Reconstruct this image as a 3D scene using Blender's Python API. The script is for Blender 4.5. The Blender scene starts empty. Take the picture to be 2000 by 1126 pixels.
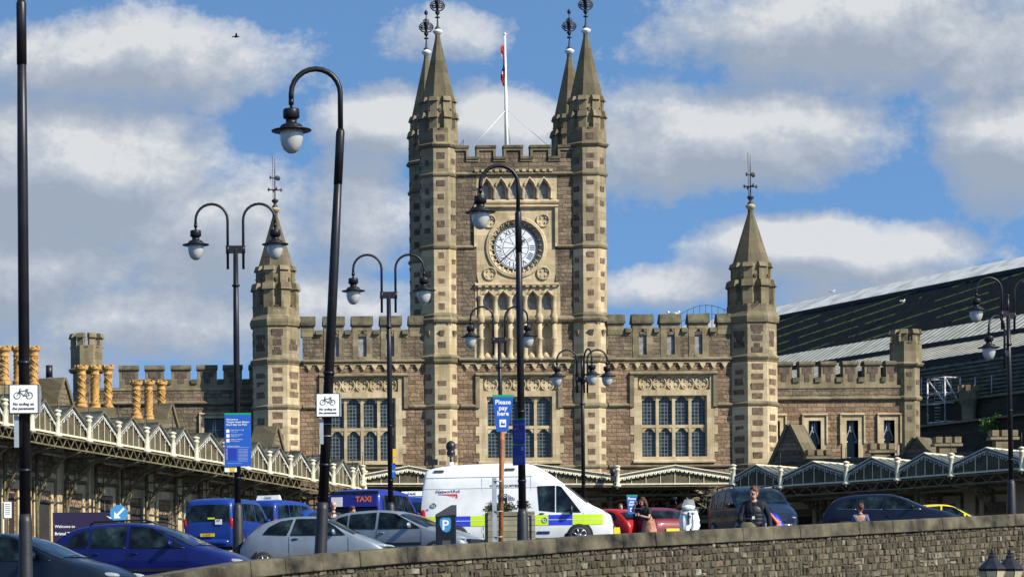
import bpy, bmesh, math, random
from mathutils import Vector, Matrix
R=math.radians
sin,cos,pi=math.sin,math.cos,math.pi
C=bpy.context.scene.collection
random.seed(7)
# ------------------------------------------------------------------ view geometry
F=5000.0; H=1200.0; VX=225.0; TH=R(.4)
def lev(px,py):
    dx,dy=px-1000,py-563
    return (1000+dx*cos(TH)-dy*sin(TH)*-1*-1, 563+dx*sin(TH)+dy*cos(TH))
def P(px,py,Y):
    u,v=lev(px,py)
    return Vector(((u-VX)/F*Y,Y,(H-v)/F*Y))
# ------------------------------------------------------------------ objects
ROOT={}
def setp(o,label=None,cat=None,group=None,kind=None):
    if label: o['label']=label
    if cat: o['category']=cat
    if group: o['group']=group
    if kind: o['kind']=kind
    return o
def thing(name,label,cat,loc=(0,0,0),rz=0,group=None):
    o=bpy.data.objects.new(name,None); C.objects.link(o)
    o.location=loc; o.rotation_euler=(0,0,rz); o.empty_display_size=.2
    ROOT[o.name]=Matrix.Translation(Vector(loc))@Matrix.Rotation(rz,4,'Z')
    return setp(o,label,cat,group)
def top_of(o):
    while o.parent: o=o.parent
    return o
SPLIT={'doorway','battlement','coping','string_course','louvre','merlon_infill','corbel_table','parapet_wall','turret_moulding','corbel','walkway_rail','door_frames','pilasters','roof_steps','ledge','corner_post','post','stone_wall','inner_walls'}
class MB:
    def __init__(s): s.v=[];s.f=[];s.m=[];s.sm=[]
    def add(s,vs,fs,mi=0,smooth=False):
        n=len(s.v); s.v+= [tuple(v) for v in vs]
        for f in fs: s.f.append([i+n for i in f]); s.m.append(mi); s.sm.append(smooth)
        return s
    def box(s,x0,x1,y0,y1,z0,z1,mi=0,M=None):
        vs=[(x0,y0,z0),(x1,y0,z0),(x1,y1,z0),(x0,y1,z0),(x0,y0,z1),(x1,y0,z1),(x1,y1,z1),(x0,y1,z1)]
        if M: vs=[M@Vector(v) for v in vs]
        return s.add(vs,[(0,3,2,1),(4,5,6,7),(0,1,5,4),(1,2,6,5),(2,3,7,6),(3,0,4,7)],mi)
    def hexa(s,b,t,mi=0):
        return s.add(list(b)+list(t),[(0,3,2,1),(4,5,6,7),(0,1,5,4),(1,2,6,5),(2,3,7,6),(3,0,4,7)],mi)
    def tube(s,pts,r,n=8,mi=0,closed=False,smooth=True,cap=True):
        pts=[Vector(p) for p in pts]; N=len(pts); rs=r if isinstance(r,(list,tuple)) else [r]*N
        vs=[];up=None
        for i,p in enumerate(pts):
            if closed: d=pts[(i+1)%N]-pts[i-1]
            else: d=pts[min(i+1,N-1)]-pts[max(i-1,0)]
            if d.length<1e-9: d=Vector((0,0,1))
            d.normalize()
            if up is None:
                up=Vector((0,0,1)) if abs(d.z)<.9 else Vector((0,1,0))
            a=d.cross(up)
            if a.length<1e-6: a=d.orthogonal()
            a.normalize(); b=a.cross(d).normalized(); up=b
            for k in range(n):
                t=2*pi*k/n+pi/n; vs.append(p+a*cos(t)*rs[i]+b*sin(t)*rs[i])
        fs=[]
        for i in range(N if closed else N-1):
            j=(i+1)%N
            for k in range(n): fs.append((i*n+k,i*n+(k+1)%n,j*n+(k+1)%n,j*n+k))
        if cap and not closed: fs+=[tuple(range(n)),tuple(range((N-1)*n,N*n))[::-1]]
        return s.add(vs,fs,mi,smooth)
    def lathe(s,c,prof,n=16,mi=0,phase=0,smooth=True):
        vs=[];c=Vector(c);m=len(prof)
        for r,z in prof:
            for k in range(n):
                t=phase+2*pi*k/n; vs.append((c.x+r*cos(t),c.y+r*sin(t),c.z+z))
        fs=[]
        for i in range(m-1):
            for k in range(n): fs.append((i*n+k,i*n+(k+1)%n,(i+1)*n+(k+1)%n,(i+1)*n+k))
        fs+=[tuple(range(n))[::-1],tuple(range((m-1)*n,m*n))]
        return s.add(vs,fs,mi,smooth)
    def prism(s,poly,y0,y1,mi=0,fn=None):   # polygon in (x,z), extruded in y
        n=len(poly); vs=[(x,y0,z) for x,z in poly]+[(x,y1,z) for x,z in poly]
        if fn: vs=[fn(v) for v in vs]
        return s.add(vs,[tuple(range(n)),tuple(range(n,2*n))[::-1]]+[(i,n+i,n+(i+1)%n,(i+1)%n) for i in range(n)],mi)
    def sphere(s,c,r,n=12,m=8,mi=0,sc=(1,1,1),M=None):
        vs=[];fs=[]
        for i in range(m+1):
            a=pi*i/m
            for k in range(n):
                t=2*pi*k/n; v=Vector((r*sc[0]*sin(a)*cos(t),r*sc[1]*sin(a)*sin(t),r*sc[2]*cos(a)))
                if M: v=M@v
                vs.append(Vector(c)+v)
        for i in range(m):
            for k in range(n): fs.append((i*n+k,(i+1)*n+k,(i+1)*n+(k+1)%n,i*n+(k+1)%n))
        return s.add(vs,fs,mi,True)
    def xf(s,M,i0=0):
        for i in range(i0,len(s.v)): s.v[i]=tuple(M@Vector(s.v[i]))
        return s
    def clusters(s):
        p=list(range(len(s.v)))
        def fd(i):
            while p[i]!=i: p[i]=p[p[i]]; i=p[i]
            return i
        for f in s.f:
            r=fd(f[0])
            for i in f[1:]: p[fd(i)]=r
        comp={}
        for i in range(len(s.v)): comp.setdefault(fd(i),[]).append(i)
        cl=[]
        for k,ii in comp.items():
            b=[min(s.v[i][a] for i in ii)-.01 for a in range(3)]+[max(s.v[i][a] for i in ii)+.01 for a in range(3)]; cl.append([b,ii])
        ch=True
        while ch:
            ch=False; out=[]
            for b,ii in cl:
                for o in out:
                    c=o[0]
                    if all(b[a]<=c[a+3] and c[a]<=b[a+3] for a in range(3)):
                        o[0]=[min(b[a],c[a]) for a in range(3)]+[max(b[a+3],c[a+3]) for a in range(3)]; o[1]+=ii; ch=True; break
                else: out.append([b,list(ii)])
            cl=out
        return [set(ii) for b,ii in cl]
    def build(s,name,mats,parent=None,world=False,smooth=None,fix=True):
        if name in SPLIT and len(s.f)<4000:
            cl=s.clusters()
            if 1<len(cl)<=60:
                first=None
                for ii in cl:
                    q=MB(); mp={}
                    for f,m_,sm_ in zip(s.f,s.m,s.sm):
                        if f[0] in ii:
                            g=[]
                            for i in f:
                                if i not in mp: mp[i]=len(q.v); q.v.append(s.v[i])
                                g.append(mp[i])
                            q.f.append(g); q.m.append(m_); q.sm.append(sm_)
                    o=q._build(name,mats,parent,world,smooth,fix); first=first or o
                return first
        return s._build(name,mats,parent,world,smooth,fix)
    def _build(s,name,mats,parent=None,world=False,smooth=None,fix=True):
        vs=s.v
        if world and parent is not None:
            Mi=ROOT[top_of(parent).name].inverted(); vs=[Mi@Vector(v) for v in vs]
        me=bpy.data.meshes.new(name); me.from_pydata(vs,[],s.f)
        for m in (mats if isinstance(mats,(list,tuple)) else [mats]): me.materials.append(m)
        me.polygons.foreach_set('material_index',s.m)
        me.polygons.foreach_set('use_smooth',s.sm if smooth is None else [smooth]*len(s.f))
        me.validate(); me.update()
        if fix:
            bm=bmesh.new(); bm.from_mesh(me); bmesh.ops.recalc_face_normals(bm,faces=bm.faces); bm.to_mesh(me); bm.free()
        o=bpy.data.objects.new(name,me); C.objects.link(o)
        if parent is not None: o.parent=parent
        return o
def dup(src,loc,rz=0,label=None,group=None):
    r=src.copy(); C.objects.link(r); r.location=loc; r.rotation_euler=(0,0,rz)
    if label: r['label']=label
    if group: r['group']=group
    ROOT[r.name]=Matrix.Translation(Vector(loc))@Matrix.Rotation(rz,4,'Z')
    def rec(a,b):
        for ch in list(a.children):
            c=ch.copy(); C.objects.link(c); c.parent=b; rec(ch,c)
    rec(src,r); return r
_tc={}
def text_geo(txt,size,align='CENTER',bold=0,spacing=1.0):
    key=(txt,size,align,bold,spacing)
    if key in _tc: return _tc[key]
    cu=bpy.data.curves.new('lettering','FONT'); cu.body=txt; cu.size=size; cu.align_x=align; cu.extrude=.002
    cu.offset=bold; cu.resolution_u=2; cu.space_character=spacing
    o=bpy.data.objects.new('lettering',cu); C.objects.link(o)
    bpy.context.view_layer.update()
    me=bpy.data.meshes.new_from_object(o.evaluated_get(bpy.context.evaluated_depsgraph_get()))
    vs=[v.co.copy() for v in me.vertices]; fs=[tuple(p.vertices) for p in me.polygons]
    bpy.data.objects.remove(o); bpy.data.curves.remove(cu); bpy.data.meshes.remove(me)
    _tc[key]=(vs,fs); return vs,fs
def add_text(mb,txt,size,M,mi=0,**k):        # text lies in local xy, M maps it
    vs,fs=text_geo(txt,size,**k); mb.add([M@v for v in vs],fs,mi)
def faceM(loc,rz=0):                          # text plane facing local -Y
    return Matrix.Translation(Vector(loc))@Matrix.Rotation(rz,4,'Z')@Matrix.Rotation(pi/2,4,'X')
def skinmesh(name,mat,verts,edges,rad,parent,root=0,sub=2):
    me=bpy.data.meshes.new(name); me.from_pydata(verts,edges,[]); o=bpy.data.objects.new(name,me); C.objects.link(o)
    m=o.modifiers.new('s','SKIN'); m.use_smooth_shade=True
    sv=me.skin_vertices[0].data
    for i,r in enumerate(rad):
        sv[i].radius=(r if isinstance(r,tuple) else (r,r)); sv[i].use_root=(i==root)
    m2=o.modifiers.new('u','SUBSURF'); m2.levels=sub; m2.render_levels=sub
    bpy.context.view_layer.update()
    nm=bpy.data.meshes.new_from_object(o.evaluated_get(bpy.context.evaluated_depsgraph_get()))
    bpy.data.objects.remove(o); nm.name=name; nm.materials.clear(); nm.materials.append(mat)
    for p in nm.polygons: p.use_smooth=True; p.material_index=0
    o=bpy.data.objects.new(name,nm); C.objects.link(o)
    if parent is not None: o.parent=parent
    return o
# ------------------------------------------------------------------ materials
class NT:
    def __init__(s,nt): s.nt=nt
    def n(s,t,**k):
        x=s.nt.nodes.new(t)
        for a,b in k.items(): setattr(x,a,b)
        return x
    def l(s,a,b): s.nt.links.new(a,b)
    def put(s,sock,val):
        if hasattr(val,'is_output') or isinstance(val,bpy.types.NodeSocket): s.l(val,sock)
        else: sock.default_value=val
    def m(s,op,a,b=0,c=None,clamp=False):
        x=s.n('ShaderNodeMath',operation=op); x.use_clamp=clamp
        s.put(x.inputs[0],a); s.put(x.inputs[1],b)
        if c is not None: s.put(x.inputs[2],c)
        return x.outputs[0]
    def mix(s,f,a,b,mode='MIX'):
        x=s.n('ShaderNodeMix',data_type='RGBA',blend_type=mode)
        s.put(x.inputs[0],f); s.put(x.inputs[6],a); s.put(x.inputs[7],b); return x.outputs[2]
    def noise(s,vec,scale,detail=4,rough=.55):
        x=s.n('ShaderNodeTexNoise'); x.inputs['Scale'].default_value=scale; x.inputs['Detail'].default_value=detail
        x.inputs['Roughness'].default_value=rough
        if vec is not None: s.l(vec,x.inputs['Vector'])
        return x
    def ramp(s,f,stops):
        x=s.n('ShaderNodeValToRGB'); s.l(f,x.inputs[0]); e=x.color_ramp.elements
        while len(e)<len(stops): e.new(.5)
        for i,(p,c) in enumerate(stops): e[i].position=p; e[i].color=c if len(c)==4 else (*c,1)
        return x.outputs[0]
def base_mat(name):
    m=bpy.data.materials.new(name); m.use_nodes=True; t=NT(m.node_tree); b=m.node_tree.nodes['Principled BSDF']
    return m,t,b
def c4(c): return (c[0],c[1],c[2],1)
def plain(name,col,rough=.6,metal=0,var=.15,scale=3,bump=0,coat=0,emit=None,spec=.5):
    m,t,b=base_mat(name); tc=t.n('ShaderNodeTexCoord').outputs['Object']
    if var>0:
        nz=t.noise(tc,scale,5).outputs['Fac']; d=tuple(max(0,x*(1-var*1.6)) for x in col); e=tuple(min(1,x*(1+var)) for x in col)
        t.l(t.ramp(nz,[(.3,d),(.7,e)]),b.inputs['Base Color'])
    else: b.inputs['Base Color'].default_value=c4(col)
    b.inputs['Roughness'].default_value=rough; b.inputs['Metallic'].default_value=metal
    b.inputs['Specular IOR Level'].default_value=spec
    if coat: b.inputs['Coat Weight'].default_value=coat; b.inputs['Coat Roughness'].default_value=.04
    if bump:
        bp=t.n('ShaderNodeBump'); bp.inputs['Strength'].default_value=bump; bp.inputs['Distance'].default_value=.03
        t.l(t.noise(tc,scale*6,6).outputs['Fac'],bp.inputs['Height']); t.l(bp.outputs[0],b.inputs['Normal'])
    return m
def masonry(name,c1,c2,mortar,bw,rh,ms=.012,bump=.6,rough=.9,stain=(.06,.055,.035),st=.35,dist=.03,fine=9.0,bd=.05):
    m,t,b=base_mat(name); g=t.n('ShaderNodeTexCoord').outputs['Object']
    sp=t.n('ShaderNodeSeparateXYZ'); t.l(g,sp.inputs[0])
    nz=t.noise(g,2.3,3); w=t.n('ShaderNodeSeparateColor'); t.l(nz.outputs['Color'],w.inputs[0])
    x=t.m('ADD',t.m('ADD',sp.outputs[0],sp.outputs[1]),t.m('MULTIPLY',t.m('SUBTRACT',w.outputs[0],.5),dist*6))
    z=t.m('ADD',sp.outputs[2],t.m('MULTIPLY',t.m('SUBTRACT',w.outputs[1],.5),dist*4))
    cb=t.n('ShaderNodeCombineXYZ'); t.l(x,cb.inputs[0]); t.l(z,cb.inputs[1])
    br=t.n('ShaderNodeTexBrick'); t.l(cb.outputs[0],br.inputs['Vector']); br.offset=.5; br.squash=1.5 if dist>.02 else 1; br.squash_frequency=3
    br.inputs['Scale'].default_value=1; br.inputs['Color1'].default_value=(0,0,0,1); br.inputs['Color2'].default_value=(1,1,1,1)
    br.inputs['Mortar'].default_value=(.5,.5,.5,1); br.inputs['Mortar Size'].default_value=ms; br.inputs['Mortar Smooth'].default_value=.3
    br.inputs['Brick Width'].default_value=bw; br.inputs['Row Height'].default_value=rh
    n2=t.noise(g,fine,5,.65).outputs['Fac']; n3=t.noise(g,.35,4).outputs['Fac']
    tone=t.m('ADD',t.m('MULTIPLY',br.outputs['Color'],.62),t.m('MULTIPLY',t.m('SUBTRACT',n2,.18),1.0))
    col=t.ramp(tone,[(.2,c2),(.55,tuple((a+b_)/2 for a,b_ in zip(c1,c2))),(.95,c1)])
    col=t.mix(t.m('MULTIPLY',br.outputs['Fac'],.8),col,c4(mortar))
    sf=t.m('MULTIPLY',t.ramp(n3,[(.45,(0,0,0)),(.7,(1,1,1))]),st)
    col=t.mix(sf,col,c4(stain))
    cs=t.n('ShaderNodeCombineXYZ'); t.l(t.m('MULTIPLY',t.m('ADD',sp.outputs[0],sp.outputs[1]),2.2),cs.inputs[0]); t.l(t.m('MULTIPLY',sp.outputs[2],.28),cs.inputs[1])
    stk=t.ramp(t.noise(cs.outputs[0],1.0,5,.6).outputs['Fac'],[(.48,(0,0,0)),(.72,(.62,.62,.62))]); col=t.mix(stk,col,c4(tuple(q*.75 for q in stain)))
    t.l(col,b.inputs['Base Color']); b.inputs['Roughness'].default_value=rough; b.inputs['Specular IOR Level'].default_value=.2
    bp=t.n('ShaderNodeBump'); bp.inputs['Strength'].default_value=bump; bp.inputs['Distance'].default_value=bd
    hgt=t.m('SUBTRACT',t.m('ADD',t.m('MULTIPLY',n2,.8),t.m('MULTIPLY',br.outputs['Color'],.25)),t.m('MULTIPLY',br.outputs['Fac'],.7))
    t.l(hgt,bp.inputs['Height']); t.l(bp.outputs[0],b.inputs['Normal']); return m
M={}
M['rubble']=masonry('red rubble stone',(.36,.245,.155),(.125,.082,.052),(.12,.085,.055),.55,.235,.018,1.0,st=.3,stain=(.13,.085,.06),fine=6,bd=.12)
M['rubble_grey']=masonry('weathered rubble stone',(.27,.205,.14),(.09,.068,.046),(.09,.07,.045),.55,.235,.018,1.0,st=.5,stain=(.07,.06,.045),fine=6,bd=.12)
M['block']=plain('rough inset block',(.185,.12,.08),.95,var=.35,scale=4,bump=1.0)
M['block_grey']=plain('rough grey inset block',(.115,.082,.062),.95,var=.35,scale=4,bump=1.0)
M['ash']=masonry('dressed cream stone',(.58,.47,.30),(.37,.29,.175),(.20,.155,.09),.9,.42,.006,.25,st=.55,stain=(.24,.18,.09),dist=0,fine=3,bd=.02)
M['ash_w']=masonry('weathered cream stone',(.29,.235,.145),(.13,.105,.065),(.09,.07,.045),.8,.42,.006,.3,st=.6,stain=(.12,.105,.06),dist=0,fine=3,bd=.02)
M['ash_m']=masonry('mid toned cream stone',(.39,.32,.205),(.20,.16,.10),(.11,.085,.055),.9,.42,.008,.35,st=.6,stain=(.15,.125,.07),dist=0,fine=3,bd=.03)
M['spire']=masonry('lichened spire stone',(.17,.14,.088),(.085,.07,.045),(.055,.045,.03),1.1,.7,.008,.3,st=.5,stain=(.09,.085,.045),dist=0,fine=4,bd=.02)
M['cap']=plain('mossy coping stone',(.115,.10,.06),.95,var=.4,scale=2,bump=.5)
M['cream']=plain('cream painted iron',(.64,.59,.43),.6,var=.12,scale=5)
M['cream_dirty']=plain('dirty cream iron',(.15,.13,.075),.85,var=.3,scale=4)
M['white']=plain('white paint',(.8,.8,.78),.45,var=.04)
M['lead']=plain('white lead cap',(.75,.76,.75),.5,var=.1)
M['iron']=plain('black painted iron',(.022,.02,.024),.32,var=.2,scale=6)
M['iron_rough']=plain('dark wrought iron',(.03,.028,.035),.6,var=.2)
M['pole']=plain('black lamp post paint',(.012,.011,.014),.4,var=.3,scale=3,spec=.35)
M['pole_base']=plain('dusty dark grey post base',(.018,.018,.021),.5,var=.3,scale=3,bump=.1)
M['steel']=plain('galvanised grey steel',(.36,.39,.41),.45,metal=.4,var=.15)
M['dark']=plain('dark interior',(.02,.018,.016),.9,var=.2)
M['louvre']=plain('grey louvre panel',(.25,.25,.24),.7,var=.3,scale=5)
M['black']=plain('black plastic',(.015,.015,.017),.4,var=.1)
M['greypl']=plain('dark grey plastic bumper',(.06,.065,.07),.5,var=.1)
M['slate']=plain('grey roof glazing',(.075,.082,.085),.7,var=.5,scale=1.6,spec=.25)
M['barge']=plain('faded pale bargeboard paint',(.52,.53,.50),.7,var=.3,scale=5)
M['panel']=plain('grey green gable boards',(.105,.09,.06),.9,var=.25,scale=1.5,spec=.1)
M['terra']=plain('ochre terracotta',(.50,.27,.075),.85,var=.3,scale=5,bump=.3)
def leaded():
    m,t,b=base_mat('leaded window glass'); b.inputs['Specular IOR Level'].default_value=.3; g=t.n('ShaderNodeTexCoord').outputs['Object']
    sp=t.n('ShaderNodeSeparateXYZ'); t.l(g,sp.inputs[0]); cb=t.n('ShaderNodeCombineXYZ'); t.l(sp.outputs[0],cb.inputs[0]); t.l(sp.outputs[2],cb.inputs[1])
    br=t.n('ShaderNodeTexBrick'); br.offset=0; t.l(cb.outputs[0],br.inputs['Vector'])
    for k,v in (('Scale',1),('Mortar Size',.018),('Brick Width',.195),('Row Height',.205),('Mortar Smooth',.1)): br.inputs[k].default_value=v
    br.inputs['Color1'].default_value=(.004,.006,.009,1); br.inputs['Color2'].default_value=(.028,.042,.054,1); br.inputs['Mortar'].default_value=(.12,.14,.14,1)
    t.l(br.outputs['Color'],b.inputs['Base Color']); t.l(t.m('ADD',.12,t.m('MULTIPLY',br.outputs['Fac'],.5)),b.inputs['Roughness'])
    bp=t.n('ShaderNodeBump'); bp.inputs['Strength'].default_value=.25; bp.inputs['Distance'].default_value=.03
    t.l(t.noise(g,3,2).outputs['Fac'],bp.inputs['Height']); t.l(bp.outputs[0],b.inputs['Normal']); return m
M['leaded']=leaded()
def glassm(name,col=(.012,.02,.024),r=.06):
    m,t,b=base_mat(name); b.inputs['Base Color'].default_value=c4(col); b.inputs['Roughness'].default_value=r
    b.inputs['Specular IOR Level'].default_value=.3; b.inputs['Coat Weight'].default_value=.0; b.inputs['Coat Roughness'].default_value=.03
    return m
M['glass']=glassm('tinted car glass with painted reflections',(.004,.006,.008))
def _gv():
    m=M['glass']; t=NT(m.node_tree); b=m.node_tree.nodes['Principled BSDF']; g=t.n('ShaderNodeTexCoord').outputs['Object']
    n=t.noise(g,2.6,4,.6).outputs['Fac']; t.l(t.ramp(n,[(.42,(.003,.004,.005)),(.60,(.014,.026,.030)),(.74,(.05,.075,.075))]),b.inputs['Base Color'])  # teal patches in the glass colour stand in for reflections
    bp=t.n('ShaderNodeBump'); bp.inputs['Strength'].default_value=.15; bp.inputs['Distance'].default_value=.05; t.l(t.noise(g,1.5,2).outputs['Fac'],bp.inputs['Height']); t.l(bp.outputs[0],b.inputs['Normal'])
_gv()
M['dglass']=glassm('dark pane glass',(.01,.011,.013),.15)
def globe():
    m,t,b=base_mat('frosted lamp glass'); b.inputs['Base Color'].default_value=(.62,.62,.60,1); b.inputs['Roughness'].default_value=.25
    b.inputs['Transmission Weight'].default_value=.35; b.inputs['Coat Weight'].default_value=.5; return m
M['globe']=globe()
def paint(name,col,rough=.35,metal=.0,coat=.35):
    m,t,b=base_mat(name); b.inputs['Base Color'].default_value=c4(col); b.inputs['Roughness'].default_value=rough; b.inputs['Metallic'].default_value=metal
    b.inputs['Coat Weight'].default_value=coat; b.inputs['Coat Roughness'].default_value=.05; b.inputs['Specular IOR Level'].default_value=.25
    g=t.n('ShaderNodeTexCoord').outputs['Object']; n=t.noise(g,2.5,5).outputs['Fac']
    t.l(t.ramp(n,[(.3,tuple(x*.85 for x in col)),(.75,tuple(min(1,x*1.08+.004) for x in col))]),b.inputs['Base Color'])
    t.l(t.m('ADD',t.m('MULTIPLY',n,.12),.02),b.inputs['Coat Roughness']); return m
M['navy']=paint('near black navy car paint',(.006,.010,.022))
M['blue']=paint('deep blue car paint',(.004,.008,.10))
M['taxi']=paint('taxi blue paint',(.008,.035,.22))
M['taxi2']=paint('royal blue taxi paint',(.015,.02,.24))
M['silver']=paint('silver blue car paint',(.24,.275,.325),.4,.35)
M['silver2']=paint('pale grey car paint',(.25,.28,.325),.4,.35)
M['vanwhite']=paint('white van paint',(.86,.86,.85),.35)
M['red']=paint('bright red car paint',(.42,.008,.008))
M['maroon']=paint('maroon car paint',(.16,.005,.02))
M['mpv']=paint('slate blue car paint',(.010,.018,.04))
M['suv']=paint('dark navy car paint',(.004,.007,.024))
M['yellow']=plain('yellow paint',(.85,.62,.0),.4,var=.05,coat=.5)
M['carwhite']=paint('white car paint',(.75,.76,.78))
M['tyre']=plain('tyre rubber',(.02,.02,.02),.85,var=.2)
M['alloy']=plain('silver wheel rim',(.42,.43,.45),.3,metal=.8,var=.1)
M['lamp']=glassm('headlamp lens',(.30,.32,.34),.08)
M['redlamp']=glassm('red tail lamp lens',(.45,.01,.01),.1)
M['amber']=glassm('amber lamp lens',(.75,.25,.01),.1)
M['signblue']=plain('blue sign face',(.008,.085,.42),.45,var=.03)
M['signblue2']=plain('dark and shaded blue sign face',(.008,.03,.30),.45,var=.05)
M['signgreen']=plain('green sign strip',(.0,.28,.13),.45,var=.03)
M['ltblue']=plain('light blue sign face',(.05,.26,.55),.45,var=.03)
M['purple']=plain('dark purple board',(.014,.006,.04),.5,var=.05)
M['hiviz']=plain('yellow green reflective strip',(.62,.86,.01),.4,var=.03)
M['policeblue']=plain('blue reflective strip',(.03,.06,.62),.4,var=.03)
M['orange']=plain('orange lettering',(.80,.17,.03),.5,var=.03)
M['redmark']=plain('red marking',(.62,.03,.03),.5,var=.03)
M['ink']=plain('dark grey lettering',(.05,.05,.06),.6,var=.05)
M['inkblue']=plain('navy lettering',(.02,.04,.2),.6,var=.05)
M['plate']=plain('yellow number plate',(.85,.55,.02),.5,var=.03)
M['rust']=plain('rusty brown painted pole',(.30,.10,.03),.65,var=.6,scale=4,bump=.2)
M['timber']=masonry('weathered planter boards',(.30,.27,.20),(.16,.14,.10),(.05,.045,.03),2.6,.16,.012,.4,st=.3,stain=(.2,.19,.08),dist=0,fine=6,bd=.02)
M['skin']=plain('skin',(.55,.30,.21),.55,var=.1)
M['hairb']=plain('brown hair',(.13,.05,.022),.7,var=.4,scale=40)
M['haird']=plain('dark auburn hair',(.10,.025,.012),.7,var=.4,scale=40)
M['cloth_navy']=plain('navy cloth',(.006,.007,.018),.85,var=.2,scale=12)
M['vest']=plain('dark quilted nylon',(.012,.014,.02),.5,var=.3,scale=12)
M['cloth_black']=plain('black cloth',(.012,.012,.014),.85,var=.2)
M['cloth_pink']=plain('checked pink shirt',(.45,.16,.22),.8,var=.5,scale=60)
M['cloth_tan']=plain('tan pink skirt cloth',(.42,.19,.12),.85,var=.4,scale=14)
M['cloth_grey']=plain('blue grey cloth',(.13,.14,.22),.85,var=.2)
M['bag_olive']=plain('olive bag canvas',(.10,.09,.045),.8,var=.3,scale=8,bump=.3)
M['bag_blue']=plain('bright blue nylon',(.012,.04,.50),.45,var=.2)
M['bag_orange']=plain('orange nylon',(.80,.17,.02),.5,var=.15)
M['leaf']=plain('shrub leaves',(.075,.115,.03),.6,var=.5,scale=7)
M['stemm']=plain('woody stem',(.09,.06,.035),.9,var=.3)
M['gull']=plain('white feathers',(.8,.8,.78),.8,var=.05)
M['gullg']=plain('grey wing feathers',(.30,.32,.36),.8,var=.1)
M['clockwhite']=plain('clock dial enamel',(.66,.68,.70),.35,var=.02)
M['flagred']=plain('red flag cloth',(.50,.03,.03),.8,var=.1)
M['flagblue']=plain('blue flag cloth',(.02,.03,.22),.8,var=.1)
# ------------------------------------------------------------------ camera
cam=bpy.data.cameras.new('camera'); co=bpy.data.objects.new('camera',cam); C.objects.link(co)
cam.sensor_width=36; cam.lens=F/2000*36; cam.clip_end=20000; cam.clip_start=.5
dx,dy=VX-1000,H-563
ppx=1000+dx*cos(TH)+dy*sin(TH); ppy=563-dx*sin(TH)+dy*cos(TH)
cam.shift_x=(1000-ppx)/2000; cam.shift_y=(ppy-563)/2000
co.matrix_world=Matrix.Rotation(pi/2,4,'X')@Matrix.Rotation(-TH,4,'Z')
bpy.context.scene.camera=co
def lev(px,py):
    # exact inverse of the camera roll about the principal point
    a,b=px-ppx,py-ppy
    return VX+a*cos(TH)-b*sin(TH), H+a*sin(TH)+b*cos(TH)
# ------------------------------------------------------------------ light
SUN=Vector((sin(R(50))*cos(R(36)),-cos(R(50))*cos(R(36)),sin(R(36))))
sl=bpy.data.lights.new('sun','SUN'); sl.energy=5.0; sl.angle=R(.5); sl.color=(1,.94,.80)
so=bpy.data.objects.new('sun',sl); C.objects.link(so); so.rotation_euler=SUN.to_track_quat('Z','Y').to_euler(); so.location=(40,-40,60)
sc=bpy.context.scene; sc.view_settings.view_transform='Standard'; sc.view_settings.look='None'; sc.view_settings.exposure=.46; sc.view_settings.gamma=1
w=bpy.data.worlds.new('World'); sc.world=w; w.use_nodes=True
t=NT(w.node_tree); w.node_tree.nodes.clear()
g=t.n('ShaderNodeTexCoord').outputs['Generated']; sp=t.n('ShaderNodeSeparateXYZ'); t.l(g,sp.inputs[0])
x,y,z=sp.outputs; yy=t.m('MAXIMUM',y,.12)
U0=t.m('MULTIPLY_ADD',t.m('DIVIDE',x,yy),5.0,.225); V0=t.m('MULTIPLY_ADD',t.m('DIVIDE',z,yy),-5.0,1.2)
BL=[(.25,.11,.33,.10,1.0),(.15,.33,.25,.14,1.5),(.0,.52,.30,.14,1.0),(.42,.46,.22,.17,.95),(.30,.62,.45,.10,.8),(.72,.40,.12,.16,.85),(.74,.24,.13,.07,1.1),
    (.98,.24,.16,.07,1.05),(.86,.07,.15,.07,.62),(1.70,.06,.42,.12,1.0),(1.95,.10,.2,.14,.8),(1.42,.27,.30,.11,1.15),(1.97,.30,.13,.12,1.2),(1.62,.50,.30,.07,1.15),(1.33,.56,.18,.05,.9),(1.78,.62,.3,.1,.9),(.05,.70,.3,.08,.7),(.60,.60,.3,.1,.7)]
def density(ou,ov):
    U=t.m('ADD',U0,ou) if ou else U0; V=t.m('ADD',V0,ov) if ov else V0
    cb=t.n('ShaderNodeCombineXYZ'); t.l(U,cb.inputs[0]); t.l(t.m('MULTIPLY',V,1.25),cb.inputs[1])
    wn=t.noise(cb.outputs[0],3.0,6,.55); ws=t.n('ShaderNodeSeparateColor'); t.l(wn.outputs['Color'],ws.inputs[0])
    Uw=t.m('MULTIPLY_ADD',t.m('SUBTRACT',ws.outputs[0],.5),.15,U); Vw=t.m('MULTIPLY_ADD',t.m('SUBTRACT',ws.outputs[1],.5),.10,V)
    acc=None
    for (a,b,rx,ry,h) in BL:
        p=t.m('MULTIPLY',t.m('SUBTRACT',Uw,a),1/rx); q=t.m('MULTIPLY',t.m('SUBTRACT',Vw,b),1/ry)
        d=t.m('ADD',t.m('MULTIPLY',p,p),t.m('MULTIPLY',q,q)); e=t.m('MULTIPLY',t.m('POWER',2.718,t.m('MULTIPLY',d,-1)),h)
        acc=e if acc is None else t.m('MAXIMUM',acc,e)
    f=t.noise(cb.outputs[0],5.5,11,.66).outputs['Fac']
    return t.m('ADD',acc,t.m('MULTIPLY',t.m('SUBTRACT',f,.5),1.05)),f
D,fb=density(0,0); D2,_=density(.035,-.065)
mask=t.ramp(D,[(.26,(0,0,0)),(.40,(.62,.62,.62)),(.66,(1,1,1))])
lit=t.m('ADD',.385,t.m('ADD',t.m('MULTIPLY',t.m('SUBTRACT',D,D2),1.25),t.m('ADD',t.m('MULTIPLY',t.m('SUBTRACT',.5,D),.25),t.m('MULTIPLY',t.m('SUBTRACT',fb,.5),.9))),clamp=True)
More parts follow.
